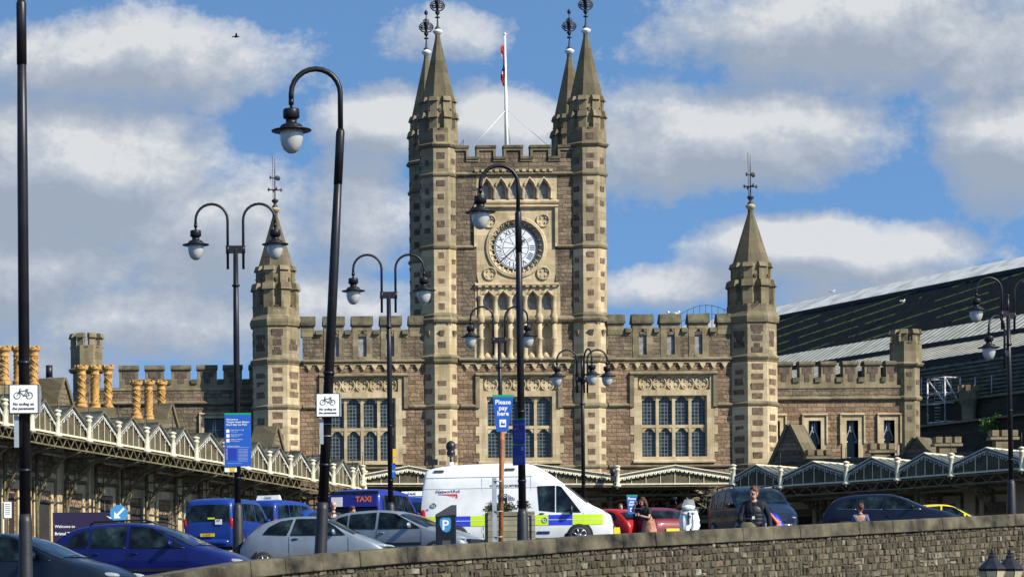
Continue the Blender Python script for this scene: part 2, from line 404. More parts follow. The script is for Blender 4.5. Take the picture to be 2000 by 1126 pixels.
# white puffs stand at upper edges, undersides greyer
ccol=t.ramp(lit,[(.10,(.45,.52,.63)),(.36,(.54,.60,.70)),(.62,(.68,.73,.80)),(.90,(.94,.95,.96))])
sky=t.n('ShaderNodeTexSky',sky_type='NISHITA'); sky.sun_disc=False; sky.sun_elevation=R(36); sky.sun_rotation=R(130); sky.air_density=1.0; sky.dust_density=.3; sky.ozone_density=1.6
cv=t.n('ShaderNodeCombineXYZ'); t.l(x,cv.inputs[0]); t.l(y,cv.inputs[1]); t.l(t.m('ADD',t.m('MULTIPLY',t.m('MAXIMUM',z,-.02),1.9),.30),cv.inputs[2])
nv=t.n('ShaderNodeVectorMath',operation='NORMALIZE'); t.l(cv.outputs[0],nv.inputs[0]); t.l(nv.outputs[0],sky.inputs[0])
b1=t.n('ShaderNodeBackground'); t.l(t.mix(1.0,sky.outputs[0],(1.10,1.42,1.56,1),'MULTIPLY'),b1.inputs[0]); b1.inputs[1].default_value=.105
b2=t.n('ShaderNodeBackground'); t.l(ccol,b2.inputs[0]); b2.inputs[1].default_value=.585
ms=t.n('ShaderNodeMixShader'); t.l(t.m('MULTIPLY',mask,.93),ms.inputs[0]); t.l(b1.outputs[0],ms.inputs[1]); t.l(b2.outputs[0],ms.inputs[2])
ow=t.n('ShaderNodeOutputWorld'); t.l(ms.outputs[0],ow.inputs[0])
# ------------------------------------------------------------------ ground
def wallY(X): return max(37.07+.94*X,33.0)
def gz(X,Y):
    g=.4+.04*(X-.8)+.045*(Y-52); g=max(g,-1.2); k=.5; c=2.45
    h=max(k-abs(g-c),0)/k; return min(g,c)-h*h*k*.25
def wpt(px):            # point of the retaining wall's line seen at photo column px
    u=(px-VX)/F; Y=37.07/(1-.94*u); return Y*u,Y
gm=masonry('dark asphalt road',(.06,.06,.062),(.045,.045,.047),(.05,.05,.05),50,50,.001,.2,fine=30,bd=.01)
mb=MB(); mb.add([(-4000,-3000,-1.6),(4000,-3000,-1.6),(4000,6000,-1.6),(-4000,6000,-1.6)],[(0,1,2,3)]); 
setp(mb.build('ground',gm),'grey street level ground stretching to the horizon',None,None,'structure')
mb=MB(); xs=[-60+i*2 for i in range(91)]; n=40; vs=[];fs=[]
for X in xs:
    y0=wallY(X)+.25
    for k in range(n+1):
        Y=y0+(250-y0)*(k/n)**1.5; vs.append((X,Y,gz(X,Y)))
for i in range(len(xs)-1):
    for k in range(n): a=i*(n+1)+k; fs.append((a,a+n+1,a+n+2,a+1))
mb.add(vs,fs,0,True); setp(mb.build('road',gm),'dark asphalt forecourt ramp rising to the station',None,None,'structure')
# ------------------------------------------------------------------ retaining wall
wtop=[(150,1152),(300,1126),(500,1093),(760,1070),(1000,1056),(1200,1042),(1470,1029),(2000,1002),(2300,990)]
wp=[]
for px,py in wtop:
    X,Y=wpt(lev(px,py)[0]); wp.append((X,(H-lev(px,py)[1])/F*Y))
def wz(X):
    if X<=wp[0][0]: return wp[0][1]+(X-wp[0][0])*.075
    for (a,b),(c,d) in zip(wp,wp[1:]):
        if X<=c: return b+(d-b)*(X-a)/(c-a)
    return wp[-1][1]
tv=Vector((1,.94,0)).normalized(); nv_=Vector((.94,-1,0)).normalized()
root=thing('retaining_wall','long rubble stone retaining wall with sloping coping in the foreground','wall',(0,37.07,-1.6))
def wv(X,off,z): # off>0 towards camera
    return Vector((X,37.07+.94*X,0))+nv_*off+Vector((0,0,z))
mstone,t2,b_=base_mat('retaining wall stones')
at=t2.n('ShaderNodeAttribute',attribute_name='tone'); g2=t2.n('ShaderNodeTexCoord').outputs['Object']
nn=t2.noise(g2,9,6,.65).outputs['Fac']; big=t2.noise(g2,.6,3).outputs['Fac']
cc=t2.ramp(at.outputs['Fac'],[(0,(.042,.034,.024)),(.4,(.10,.083,.058)),(.60,(.155,.132,.094)),(.78,(.165,.118,.086)),(1,(.33,.30,.24))])
cc=t2.mix(t2.ramp(nn,[(.35,(0,0,0)),(.75,(.75,.75,.75))]),cc,(.055,.05,.034,1)); cc=t2.mix(t2.ramp(big,[(.45,(0,0,0)),(.7,(.5,.5,.5))]),cc,(.09,.085,.05,1))
t2.l(cc,b_.inputs['Base Color']); b_.inputs['Roughness'].default_value=.95; b_.inputs['Specular IOR Level'].default_value=.15
bp=t2.n('ShaderNodeBump'); bp.inputs['Strength'].default_value=.7; bp.inputs['Distance'].default_value=.03; t2.l(nn,bp.inputs['Height']); t2.l(bp.outputs[0],b_.inputs['Normal'])
core=MB(); Xs=[-6.2+i*.6 for i in range(64)]
for a,b in zip(Xs,Xs[1:]):
    core.hexa([wv(a,0,-1.9),wv(b,0,-1.9),wv(b,-.4,-1.9),wv(a,-.4,-1.9)],[wv(a,0,wz(a)-.24),wv(b,0,wz(b)-.24),wv(b,-.4,wz(b)-.24),wv(a,-.4,wz(a)-.24)])
core.box(-62,-6,33,33.5,-1.9,.1)
core.build('wall_core',plain('dark mortar',(.06,.05,.035),.95,var=.3),root,True)
st=MB(); tones=[]; rng=random.Random(3)
off=.0; row=0; L0=-1.5*1.372; L1=25*1.372
while off<2.35:
    hgt=rng.uniform(.075,.15); s=L0-rng.random()*.3
    wob=[rng.uniform(-.012,.012) for _ in range(400)]
    while s<L1:
        wdt=rng.choice([rng.uniform(.06,.15),rng.uniform(.10,.26)]); X0,X1=s/1.372,(s+wdt)/1.372
        i=int((s-L0+.5)/.12)%399
        zt0=wz(X0)-.25-off-.006+wob[i]; zt1=wz(X1)-.25-off-.006+wob[i+1]; 
        sub=rng.random()<.18 and hgt>.13
        for part in ((0,.5),(.5,1)) if sub else ((0,1),):
            a0=zt0-hgt*part[0]; b0=zt0-hgt*part[1]+.012; a1=zt1-hgt*part[0]; b1_=zt1-hgt*part[1]+.012
            pr=rng.uniform(.012,.038); j=lambda q=.010: rng.uniform(-q,q); e=.018
            g_=.007
            bk=[wv(X0+g_,-.01,b0+j(.008)),wv(X1-g_,-.01,b1_+j(.008)),wv(X1-g_,-.01,a1+j(.008)),wv(X0+g_,-.01,a0+j(.008))]
            fr=[wv(X0+g_+e*rng.uniform(.3,1.3),pr+j(),b0+e*rng.uniform(.3,1.2)),wv(X1-g_-e*rng.uniform(.3,1.3),pr+j(),b1_+e*rng.uniform(.3,1.2)),wv(X1-g_-e*rng.uniform(.3,1.3),pr+j(),a1-e*rng.uniform(.3,1.2)),wv(X0+g_+e*rng.uniform(.3,1.3),pr+j(),a0-e*rng.uniform(.3,1.2))]
            st.add(bk+fr,[(4,5,6,7),(0,1,5,4),(1,2,6,5),(2,3,7,6),(3,0,4,7)])
            tn=min(1,max(0,rng.gauss(.5,.25)-(.12 if off<.3 else 0))); 
            if rng.random()<.03: tn=1
            tones+= [tn]*8
        s+=wdt
    off+=hgt; row+=1
o=st.build('wall_stones',mstone,root,True); a=o.data.attributes.new('tone','FLOAT','POINT'); a.data.foreach_set('value',tones)
cp=MB(); s=-6*1.372; ctm=plain('mossy coping slabs',(.082,.07,.044),.95,var=.7,scale=2.2,bump=.5)
while s<30*1.372:
    wd=rng.uniform(.7,1.3); X0,X1=s/1.372+.0015,(s+wd)/1.372-.0015; d=rng.uniform(-.004,.004); o1=.085+rng.uniform(-.008,.008)
    cp.hexa([wv(X0,o1,wz(X0)-.255+d),wv(X1,o1,wz(X1)-.255+d),wv(X1,-.46,wz(X1)-.255+d),wv(X0,-.46,wz(X0)-.255+d)],[wv(X0,o1-.03,wz(X0)+d),wv(X1,o1-.03,wz(X1)+d),wv(X1,-.44,wz(X1)+d),wv(X0,-.44,wz(X0)+d)])
    s+=wd
o=cp.build('coping',ctm,root,True); bv=o.modifiers.new('b','BEVEL'); bv.width=.02; bv.segments=2
# ------------------------------------------------------------------ station building
G0=2.45
class Plane:                                  # facade plane at depth Y: converts measured columns/rows to metres
    def __init__(s,Y): s.Y=Y; s.k=Y/F
    def x(s,u): return (u-VX)*s.k
    def z(s,v): return (H-v)*s.k
    def box(s,mb,u0,u1,v0,v1,p,q=.2,mi=0):      # proud p in front of plane, q behind
        return mb.box(s.x(u0),s.x(u1),s.Y-p,s.Y+q,s.z(v1),s.z(v0),mi)
    def wall(s,mb,u0,u1,v0,v1,holes,p=0,deep=.35,mi=0,mj=0):
        us=sorted({u0,u1}|{h[0] for h in holes}|{h[1] for h in holes}); vs=sorted({v0,v1}|{h[2] for h in holes}|{h[3] for h in holes})
        y=s.Y-p
        for a,b in zip(us,us[1:]):
            for c,d in zip(vs,vs[1:]):
                if any(h[0]<=a and b<=h[1] and h[2]<=c and d<=h[3] for h in holes): continue
                mb.add([(s.x(a),y,s.z(d)),(s.x(b),y,s.z(d)),(s.x(b),y,s.z(c)),(s.x(a),y,s.z(c))],[(0,1,2,3)],mi)
        for h in holes:
            a,b,c,d=s.x(h[0]),s.x(h[1]),s.z(h[2]),s.z(h[3]); e=y+deep
            mb.add([(a,y,c),(b,y,c),(b,y,d),(a,y,d),(a,e,c),(b,e,c),(b,e,d),(a,e,d)],[(0,4,5,1),(1,5,6,2),(2,6,7,3),(3,7,4,0)],mj)
Pf=Plane(147.0)
def head_arch(mb,pl,u0,u1,v0,hh,p,q,mi=0,ogee=.5,cusp=True):
    """two pointed-arch spandrels filling the top of a light"""
    uc=(u0+u1)/2; n=6
    for sgn in (-1,1):
        ue=u0 if sgn<0 else u1; poly=[]
        for i in range(n+1):
            t_=i/n; uu=ue+(uc-ue)*t_; vv=v0+hh*(1-sin(t_*pi/2)**1.1*.93)
            if cusp: vv+=hh*.22*max(0,sin(t_*pi*2.0))*(1 if t_<.6 else .5)
            poly.append((uu,vv))
        cor=[(ue,v0),(uc,v0)]
        for (a,b),(c,d) in zip(poly,poly[1:]):
            vv=[(pl.x(a),pl.z(v0)),(pl.x(c),pl.z(v0)),(pl.x(c),pl.z(d)),(pl.x(a),pl.z(b))]
            if sgn>0: vv=vv[::-1]
            mb.prism(vv,pl.Y-p,pl.Y+q,mi)
def quatre(mb,pl,u,v,r,p,th=.05,mi=0):
    cx,cz=pl.x(u),pl.z(v); rr=r*pl.k
    mb.tube([(cx+rr*cos(a),pl.Y-p,cz+rr*sin(a)) for a in [2*pi*i/20 for i in range(20)]],th,6,mi,True)
    for k in range(4):
        a0=k*pi/2+pi/4*0+pi/2; ox,oz=cx+rr*.46*cos(a0),cz+rr*.46*sin(a0); r2=rr*.40
        mb.tube([(ox+r2*cos(a0+b),pl.Y-p+.03,oz+r2*sin(a0+b)) for b in [R(-120+i*240/8) for i in range(9)]],th*.75,5,mi)
main=thing('station_building','great stone station front with battlements and four spired clock tower','station building',(Pf.x(1006),147,G0))
# ---- solid core of the block
co_=MB()
co_.box(Pf.x(540),Pf.x(1470),147.5,161,G0-1,Pf.z(705))
co_.box(Pf.x(862),Pf.x(1150),147.35,152.8,Pf.z(706),Pf.z(315))
co_.build('inner_walls',M['rubble_grey'],main,True)
# ---- rubble front wall
WIN=[(627+16,795-24,775,893,'L'),(949,1076,775,893,'C'),(1251,1379,775,893,'R')]
WIN=[(641,767,775,893),(949,1076,775,893),(1251,1379,775,893)]
wl=MB()
Pf.wall(wl,545,845,703,1122,[(628,782,735,905)],0,.3); Pf.wall(wl,1167,1470,703,1122,[(1236,1393,735,905)],0,.3)
Pf.wall(wl,845,1167,703,1122,[(934,1090,735,905)],0,.3)
# big shadowed porch doorway and arch openings hidden under the canopy are built as doors below
wl.build('front_wall',M['rubble'],main,True)
wu=MB()
Pf.wall(wu,590,826,650,703,[(699,715,655,697),(645,661,655,697),(753,769,655,697)],0,.3)
Pf.wall(wu,1186,1426,650,703,[(1247,1262,655,697),(1302,1317,655,697),(1356,1371,655,697)],0,.3)
wu.build('parapet_wall',M['rubble_grey'],main,True)
tw=MB()
Pf.wall(tw,862,1150,310,703,[(932,1090,340,400),(931,1085,404,556),(933,1089,561,616),(931,1091,629,699)],0,.5)
# side and rear of the tower
for uu in (862,1150): tw.box(Pf.x(uu)-.03,Pf.x(uu)+.03,147.02,152.9,Pf.z(703),Pf.z(310))
tw.box(Pf.x(862),Pf.x(1150),152.86,152.9,Pf.z(703),Pf.z(310))
tw.build('tower_wall',M['rubble_grey'],main,True)
# ---- strings and cornices
def string(mb,u0,u1,v,h,p,pl=Pf,slope=True,q=.1):
    x0,x1=pl.x(u0),pl.x(u1); z0,z1=pl.z(v+h),pl.z(v); y=pl.Y
    mb.add([(x0,y-p*.6,z0),(x1,y-p*.6,z0),(x1,y+q,z0),(x0,y+q,z0),(x0,y-p,z0+(z1-z0)*.35),(x1,y-p,z0+(z1-z0)*.35),(x1,y-p,z0+(z1-z0)*.6),(x0,y-p,z0+(z1-z0)*.6),(x0,y-.02,z1),(x1,y-.02,z1),(x1,y+q,z1),(x0,y+q,z1)],
      [(0,3,2,1),(0,1,5,4),(4,5,6,7),(7,6,9,8),(8,9,10,11),(3,11,10,2),(0,4,7,8,11,3),(1,2,10,9,6,5)])
sm=MB()
for a,b in ((590,828),(1186,1427)): string(sm,a,b,699,8,.22)
string(sm,895,1120,697,9,.25)
for a,b in ((590,623),(796,830),(898,928),(1096,1121),(1187,1228),(1399,1428)): string(sm,a,b,788,8,.16)
for a,b in ((590,830),(898,1121),(1187,1428)): string(sm,a,b,908,7,.14)
string(sm,892,1120,336,7,.18)
for a,b in ((893,928),(1089,1120)): string(sm,a,b,478,7,.14)
string(sm,893,1120,617,12,.22)
sm.build('string_course',M['ash_w'],main,True)
cb=MB()
for a,b in ((592,826),(900,1119),(1190,1424)):   # little corbel arcade under the string
    string(cb,a,b,707,4,.10); n=int((b-a)/20)
    for i in range(n):
        c=a+(i+.5)*(b-a)/n; cb.prism([(Pf.x(c-6),Pf.z(711)),(Pf.x(c+6),Pf.z(711)),(Pf.x(c+1.2),Pf.z(720)),(Pf.x(c-1.2),Pf.z(720))],146.87,147)
for i in range(12):                            # dentils
    for v,u0,du in ((331,928,13.2),(556,933,13.2)):
        c=u0+i*du; Pf.box(cb,c,c+7,v,v+5,.2,.02)
cb.build('corbel_table',M['ash'],main,True)
# ---- battlements
bt=MB(); bc=MB(); bl=MB()
def merlon(u0,u1,top,bot,caph=18,pl=Pf,niche=None,thick=.55):
    if niche is None: pl.box(bt,u0+2,u1-2,top+caph*.6,bot,.03,thick)
    else:
        a,b=niche; pl.box(bt,u0+2,a,top+caph*.6,bot,.03,thick); pl.box(bt,b,u1-2,top+caph*.6,bot,.03,thick)
        pl.box(bt,a,b,top+caph*.6,655-12,.03,thick)
    x0,x1=pl.x(u0),pl.x(u1); a,b=pl.z(top+caph),pl.z(top); y=pl.Y; m_=(a+b)/2
    bc.add([(x0,y-.16,a),(x1,y-.16,a),(x1,y+thick+.1,a),(x0,y+thick+.1,a),(x0,y-.16,a+.12),(x1,y-.16,a+.12),(x1,y-.02,b),(x0,y-.02,b),(x0,y+thick*.6,b),(x1,y+thick*.6,b),(x1,y+thick+.1,a+.12),(x0,y+thick+.1,a+.12)],
      [(0,3,2,1),(0,1,5,4),(4,5,6,7),(7,6,9,8),(8,9,10,11),(11,10,2,3),(0,4,7,8,11,3),(1,2,10,9,6,5)])
def crenel(u0,u1,v,pl=Pf,thick=.5):
    pl.box(bt,u0,u1,v+6,v+12,.02,thick); x0,x1=pl.x(u0)+.03,pl.x(u1)-.03; a,b=pl.z(v+9),pl.z(v); y=pl.Y
    bc.add([(x0,y-.2,a),(x1,y-.2,a),(x1,y+thick,a),(x0,y+thick,a),(x0,y-.1,b),(x1,y-.1,b),(x1,y+thick,b),(x0,y+thick,b)],[(0,3,2,1),(4,5,6,7),(0,1,5,4),(1,2,6,5),(2,3,7,6),(3,0,4,7)])
LM=[(586,615.5),(630,673),(685.5,728),(741,784.5),(797,830)]; RM=[(1184,1220),(1233,1276),(1287.5,1330),(1342.5,1385),(1399,1430)]
for L,ns in ((LM,[None,(645,661),(699,715),(753,769),None]),(RM,[None,(1247,1262),(1302,1317),(1356,1371),None])):
    for (a,b),nn_ in zip(L,ns):
        merlon(a,b,615,655 if nn_ is None else 699,18,niche=nn_)
        if nn_:
            u0,u1=nn_; head_arch(bt,Pf,u0,u1,643,12,.0,.3,cusp=False)
            Pf.box(bt,u0,u1,694,699,.06,.2)
    for (a,b),(c,d) in zip(L,L[1:]):
        crenel(b-1,c+1,642); Pf.box(bt,b+2,c-2,654,657,.03,.3)
# tower battlements with stepped moulded edge
TM=[(880,917),(932,970),(985,1023),(1037,1077),(1091,1132)]
for a,b in TM:
    Pf.box(bl,a,b,291,312,-.02,.45)
    Pf.box(bc,a-.5,b+.5,284,289,.14,.5); Pf.box(bt,a,b,289,294,.08,.45)
    for c in ((a,a+5),(b-5,b)): Pf.box(bt,c[0],c[1],294,311,.078,.44)
for (a,b),(c,d) in zip(TM,TM[1:]):
    Pf.box(bc,b-5,c+5,306,311,.13,.5); Pf.box(bt,b-5,c+5,311,315,.07,.45)
# rear and side parapets of the tower
for k in range(4):
    y0=148.6+k*1.1
    for uu in (862,1150): bt.box(Pf.x(uu)-.25,Pf.x(uu)+.2,y0,y0+.75,Pf.z(312),Pf.z(286))
for a,b in TM: bt.box(Pf.x(a),Pf.x(b),152.6,153,Pf.z(312),Pf.z(286))
bt.build('battlement',M['ash_w'],main,True); bc.build('coping',M['cap'],main,True); bl.build('merlon_infill',M['rubble_grey'],main,True)
nb=MB()
for a,b in ((645,661),(699,715),(753,769),(1247,1262),(1302,1317),(1356,1371)): Pf.box(nb,a,b,645,697,-.12,.3)
nb.build('louvre',M['louvre'],main,True)
# ---- turrets
S8=1/cos(pi/8)
def turret(pl,u,ydepth,segs,rings,crowns,spire,blocks,mats,finial=None,label=None,foot=True):
    cx=pl.x(u); cy=pl.Y+ydepth; k=pl.k; Z=pl.z
    body=MB(); mo=MB(); bk=MB(); sp_=MB(); bk2=MB()
    for (v0,v1,a,mi) in segs: body.lathe((cx,cy,0),[(a*k*S8,Z(v1)),(a*k*S8,Z(v0))],8,mi,pi/8,False)
    for (v,h,a,a0) in rings:
        z0,z1=Z(v+h),Z(v); r0,r=a0*k*S8,a*k*S8
        mo.lathe((cx,cy,0),[(r0,z0-.05),(r-(r-r0)*.35,z0),(r,z0+(z1-z0)*.4),(r,z0+(z1-z0)*.6),(r0,z1+.03)],8,0,pi/8,False)
    for (vt,vc,vb,ai,ao,wd,capw,corb) in crowns:   # merlons stand on the angles
        for i in range(8):
            a=pi/8+i*pi/4; Mx=Matrix.Translation((cx,cy,0))@Matrix.Rotation(a,4,'Z')
            body.box(ai*k,ao*k,-wd/2*k,wd/2*k,Z(vb),Z(vc),1,Mx)
            hh=Z(vt)-Z(vc); x0,x1,w_=(ai-1)*k,(ao+4)*k,capw/2*k
            mo.hexa([Mx@Vector(q) for q in ((x0,-w_,Z(vc)),(x1,-w_,Z(vc)),(x1,w_,Z(vc)),(x0,w_,Z(vc)))],[Mx@Vector(q) for q in ((x0,-w_,Z(vt)),(x1-3*k,-w_*.95,Z(vt)),(x1-3*k,w_*.95,Z(vt)),(x0,w_,Z(vt)))])
            a+=pi/8; Mx=Matrix.Translation((cx,cy,0))@Matrix.Rotation(a,4,'Z')
            q=corb; zc=Z(q)
            mo.hexa([Mx@Vector(p_) for p_ in (((ai-2)*k,-3*k,zc-6*k),((ao-1)*k,-2*k,zc-6*k),((ao-1)*k,2*k,zc-6*k),((ai-2)*k,3*k,zc-6*k))],[Mx@Vector(p_) for p_ in (((ai-2)*k,-4*k,zc),((ao+2)*k,-4*k,zc),((ao+2)*k,4*k,zc),((ai-2)*k,4*k,zc))])
    for (v0,v1,a,pitch,bw,bh,mi) in blocks:
        n=max(1,round((v1-v0)/pitch)); pt=(v1-v0)/n
        for f in range(8):
            ang=-pi/2+f*pi/4; Mx=Matrix.Translation((cx,cy,0))@Matrix.Rotation(ang,4,'Z')
            of=.5 if f%2==0 else 0.0
            for i in range(n+(0 if of else 1)):
                vc=v0+(i+of)*pt
                vc+=rng.uniform(-1.2,1.2)
                if vc<v0+bh*.5 or vc>v1-bh*.5 or rng.random()<.05: continue
                x1=a*k+rng.uniform(.015,.05); w_=bw/2*k*rng.uniform(.78,1.2); h_=bh/2*k*rng.uniform(.78,1.2); z=Z(vc); e=.04
                tgt=bk if mi==0 else bk2
                tgt.hexa([Mx@Vector(q) for q in ((a*k-.1,-w_,z-h_),(x1-.02,-w_,z-h_),(x1-.02,w_,z-h_),(a*k-.1,w_,z-h_))],[Mx@Vector(q) for q in ((a*k-.1,-w_,z+h_),(x1+rng.uniform(-.02,.02),-w_,z+h_),(x1+rng.uniform(-.02,.02),w_,z+h_),(a*k-.1,w_,z+h_))])
    t=body.build('turret',[M[m] for m in mats],main if pl is not None else None,True)
    mo.build('turret_moulding',M['ash_w'],t,True)
    if bk.v: bk.build('inset_blocks',M['block'],t,True)
    if bk2.v: bk2.build('inset_blocks',M['block_grey'],t,True)
    if spire:
        (vb,vt,a,at_,capm)=spire
        sp_.lathe((cx,cy,0),[(a*k*S8,Z(vb)),(at_*k*S8*1.05,Z(vt+8)),(at_*k*S8,Z(vt))],8,0,pi/8,False)
        s_=sp_.build('spire',M['spire'],t,True)
        c_=MB(); c_.lathe((cx,cy,0),[(at_*k,Z(vt+2)),(9.5*k,Z(vt-4)),(10*k,Z(vt-6)),(5.5*k,Z(vt-9)),(5*k,Z(vt-11))],12); c_.build('spire_cap',M[capm],t,True)
        finial(t,cx,cy,Z(vt-10),k)
    return t
def scroll_finial(t,cx,cy,z,k):
    f=MB(); px_=k
    f.lathe((cx,cy,z),[(6*px_,0),(6*px_,1*px_),(2.2*px_,6*px_),(1.5*px_,18*px_)],10); f.lathe((cx,cy,z),[(1.2*px_,16*px_),(1.0*px_,70*px_),(.3*px_,83*px_)],6)
    f.lathe((cx,cy,z),[(1,21*px_),(4.8,22*px_),(4.8,24*px_),(1,25*px_)][:0] or [(.03,21*px_),(4.8*px_,22*px_),(4.8*px_,24*px_),(.03,25*px_)],8)
    cz=z+46*px_; r=.045
    for ax in ((1,0),(0,1)):
        def p(u_,v_): return (cx+ax[0]*u_*px_,cy+ax[1]*u_*px_,cz+v_*px_)
        for s_ in (-1,1):
            f.tube([p(s_*(6+4.5*cos(a)),4.5*sin(a)) for a in [2*pi*i/10 for i in range(10)]],r,5,0,True)
            f.tube([p(s_*q[0],q[1]) for q in ((0,-16),(3,-10),(8,-9),(13,-4),(14,0),(12,5),(7,9),(3,6),(0,2))],r,5)
            f.tube([p(s_*q[0],q[1]) for q in ((0,6),(4,10),(5,14),(2.5,16),(1,13))],r,5)
            f.tube([p(s_*q[0],q[1]) for q in ((0,-19),(3,-15),(4,-12))],r*.9,5); f.sphere(p(s_*3.6,-13),1.1*px_,6,4)
            f.sphere(p(s_*14,1.5),1.6*px_,6,4); f.sphere(p(s_*13,-3),1.3*px_,6,4)
            f.tube([p(s_*q[0],q[1]) for q in ((0,25),(2.6,27),(2.4,31),(.5,33))],r*.9,5)
        f.tube([p(-13,0),p(13,0)],r,5)
    f.build('finial',M['iron_rough'],t,True)
def vane_finial(t,cx,cy,z,k):
    f=MB(); q=k
    f.lathe((cx,cy,z),[(6*q,0),(6*q,1*q),(2*q,6*q),(5.5*q,10*q),(7*q,13*q),(7*q,14*q),(2*q,16*q),(1.3*q,20*q)],10)
    f.lathe((cx,cy,z),[(1.3*q,18*q),(.9*q,70*q),(.3*q,96*q)],6)
    for h_,L,ang in ((34,15,.2),(34,15,.2+pi/2),(57,13,.6)):
        d=Vector((cos(ang),sin(ang),0)); c=Vector((cx,cy,z+h_*q)); f.tube([c-d*L*q,c+d*L*q],.04,5)
        for s_ in (-1,1):
            e=c+d*s_*L*q*.9
            for dz in (-3.5,0,3.5): f.tube([c+d*s_*L*q*.7,e+Vector((0,0,dz*q))],.035,4)
    c=Vector((cx,cy,z+57*q))
    for i in range(6):
        a=pi*i/6; dd=Vector((cos(a)*.8,cos(a)*.6,sin(a))); f.tube([c-dd*5*q+Vector((5*q,0,0)),c+dd*5*q+Vector((5*q,0,0))],.035,4)
    f.tube([(cx-3.5*q,cy,z+10*q),(cx-4.5*q,cy,z+100*q)],.02,4)
    f.build('weather_vane',M['iron_rough'],t,True)
rng=random.Random(5)
tw_segs=[(481,1122,35,0),(282,481,35,2),(252,284,36,1),(190,254,30,1)]
tw_rings=[(279,9,41,33),(338,7,38.5,35),(478,8,38.5,35),(612,9,38,35),(620,9,41,36),(693,8,41,36),(700,8,40,36),(789,8,38.5,35),(908,7,38,35)]
tw_cr=[(219,231,256,28,36.5,15.5,18,252),(189,198,221,24,33,14.5,17,213)]
tw_bl=[(259,282,36,24,13,11,1),(296,337,35,24,13,11,1),(346,478,35.2,25,13,11,1),(487,612,35,25,13,11,0),(652,696,35,30,15,12,1),(710,788,35,23,13.5,11,0),(800,1010,35,24,13.5,11,0)]
for i,(u,yd) in enumerate(((860.5,.55),(1151,.55),(860.5,5.9),(1151,5.9))):
    t_=turret(Pf,u,yd,tw_segs,tw_rings,tw_cr,(190,62,30,4.6,'lead'),tw_bl,['ash','ash_w','ash_m'],scroll_finial)
    # corbelled crown halfway up, where the tower leaves the wings
    if yd<1:
        c_=MB(); cx,cy,k=Pf.x(u),147+yd,Pf.k
        for f in range(8):
            for vv,a0 in ((626,36),(646,35)):
                Mx=Matrix.Translation((cx,cy,0))@Matrix.Rotation(-pi/2+f*pi/4+(pi/8 if vv<640 else 0),4,'Z')
                c_.hexa([Mx@Vector(p_) for p_ in ((33*k,-3*k,Pf.z(vv+12)),((a0+0)*k,-3*k,Pf.z(vv+12)),((a0)*k,3*k,Pf.z(vv+12)),(33*k,3*k,Pf.z(vv+12)))],[Mx@Vector(p_) for p_ in ((33*k,-5*k,Pf.z(vv)),((a0+6)*k,-5*k,Pf.z(vv)),((a0+6)*k,5*k,Pf.z(vv)),(33*k,5*k,Pf.z(vv)))])
        c_.build('corbel',M['ash_w'],t_,True)
cr_segs=[(630,705,44.5,2),(703,1122,45.5,0),(598,634,44,1),(518,600,35,1)]
cr_rings=[(614,20,50,45),(697,9,50,45),(704,6,47,45),(788,8,49,45),(908,7,48,45)]
cr_cr=[(550,563,602,33,44.5,19,23,594),(516,525,549,29,38,17,20,540)]
cr_bl=[(594,614,43,20,22,11,1),(636,697,44.5,20,20,11.5,1),(636,697,44.5,31,13,13,1),(711,788,45.5,20.5,21.5,11.5,0),(798,1010,45.5,20.5,21.5,11.5,0)]
for u in (539.5,1472):
    turret(Pf,u,.6,cr_segs,cr_rings,cr_cr,(518,408,34,4.8,'ash'),cr_bl,['ash','ash_w','ash_m'],vane_finial)
# ---- great windows
def great_window(u0,u1,vt,vb,fu0,fu1,hu0,hu1,vtop):
    fr=MB(); k=Pf.k
    # ashlar surround with quoins, and recessed traceried opening
    Pf.wall(fr,fu0,fu1,735,905,[(u0,u1,vt,vb),(fu0+8,fu1-8,737,763)],.03,.34)
    for (v0_,v1_) in ((798,815),(832,850),(866,884)):
        Pf.box(fr,fu0-7,fu0,v0_,v1_,.035,.05); Pf.box(fr,fu1,fu1+7,v0_,v1_,.035,.05)
    Pf.box(fr,fu0+8,fu1-8,737,763,-.14,.2)     # back of quatrefoil band
    n=5; w_=(fu1-fu0-20)/n
    for i in range(n): quatre(fr,Pf,fu0+10+(i+.5)*w_,750,min(w_/2-.8,12.5),-.08,.05)
    n=4; w_=(u1-u0)/n
    for i in range(n+1):
        c=u0+i*w_; hw=3 if 0<i<n else 2; Pf.box(fr,c-hw,c+hw,vt,vb,-.12,.34)
    tr=(vt+vb)/2; Pf.box(fr,u0,u1,tr-3,tr+3,-.125,.34)
    for i in range(n):
        for v_ in (vt,tr+3): head_arch(fr,Pf,u0+i*w_+3,u0+(i+1)*w_-3,v_,9,-.16,.3)
    # sloping sill
    x0,x1=Pf.x(fu0-2),Pf.x(fu1+2); a,b=Pf.z(905),Pf.z(vb+1)
    fr.add([(x0,146.82,a),(x1,146.82,a),(x1,147.3,a),(x0,147.3,a),(x0,146.82,a+.08),(x1,146.82,a+.08),(x1,147.3,b),(x0,147.3,b)],[(0,3,2,1),(4,5,6,7),(0,1,5,4),(1,2,6,5),(2,3,7,6),(3,0,4,7)])
    w=fr.build('window',M['ash'],main,True)
    h=MB(); string(h,hu0,hu1,727,8,.2)
    for a,b in ((hu0,hu0+8),(hu1-8,hu1)): Pf.box(h,a,b,735,796,.14,.1)
    Pf.box(h,hu0+8,fu0,735,798,.02,.05) if fu0>hu0+8 else None
    Pf.box(h,fu1,hu1-8,735,798,.02,.05) if fu1<hu1-8 else None
    h.build('window_hood',M['ash_w'],w,True)
    g_=MB(); Pf.box(g_,u0,u1,vt,vb,-.3,.32); g_.build('leaded_glass',M['leaded'],w,True)
great_window(641,771,775,897,628,784,622,795,725)
great_window(949,1077,774,893,934,1092,927,1096,725)
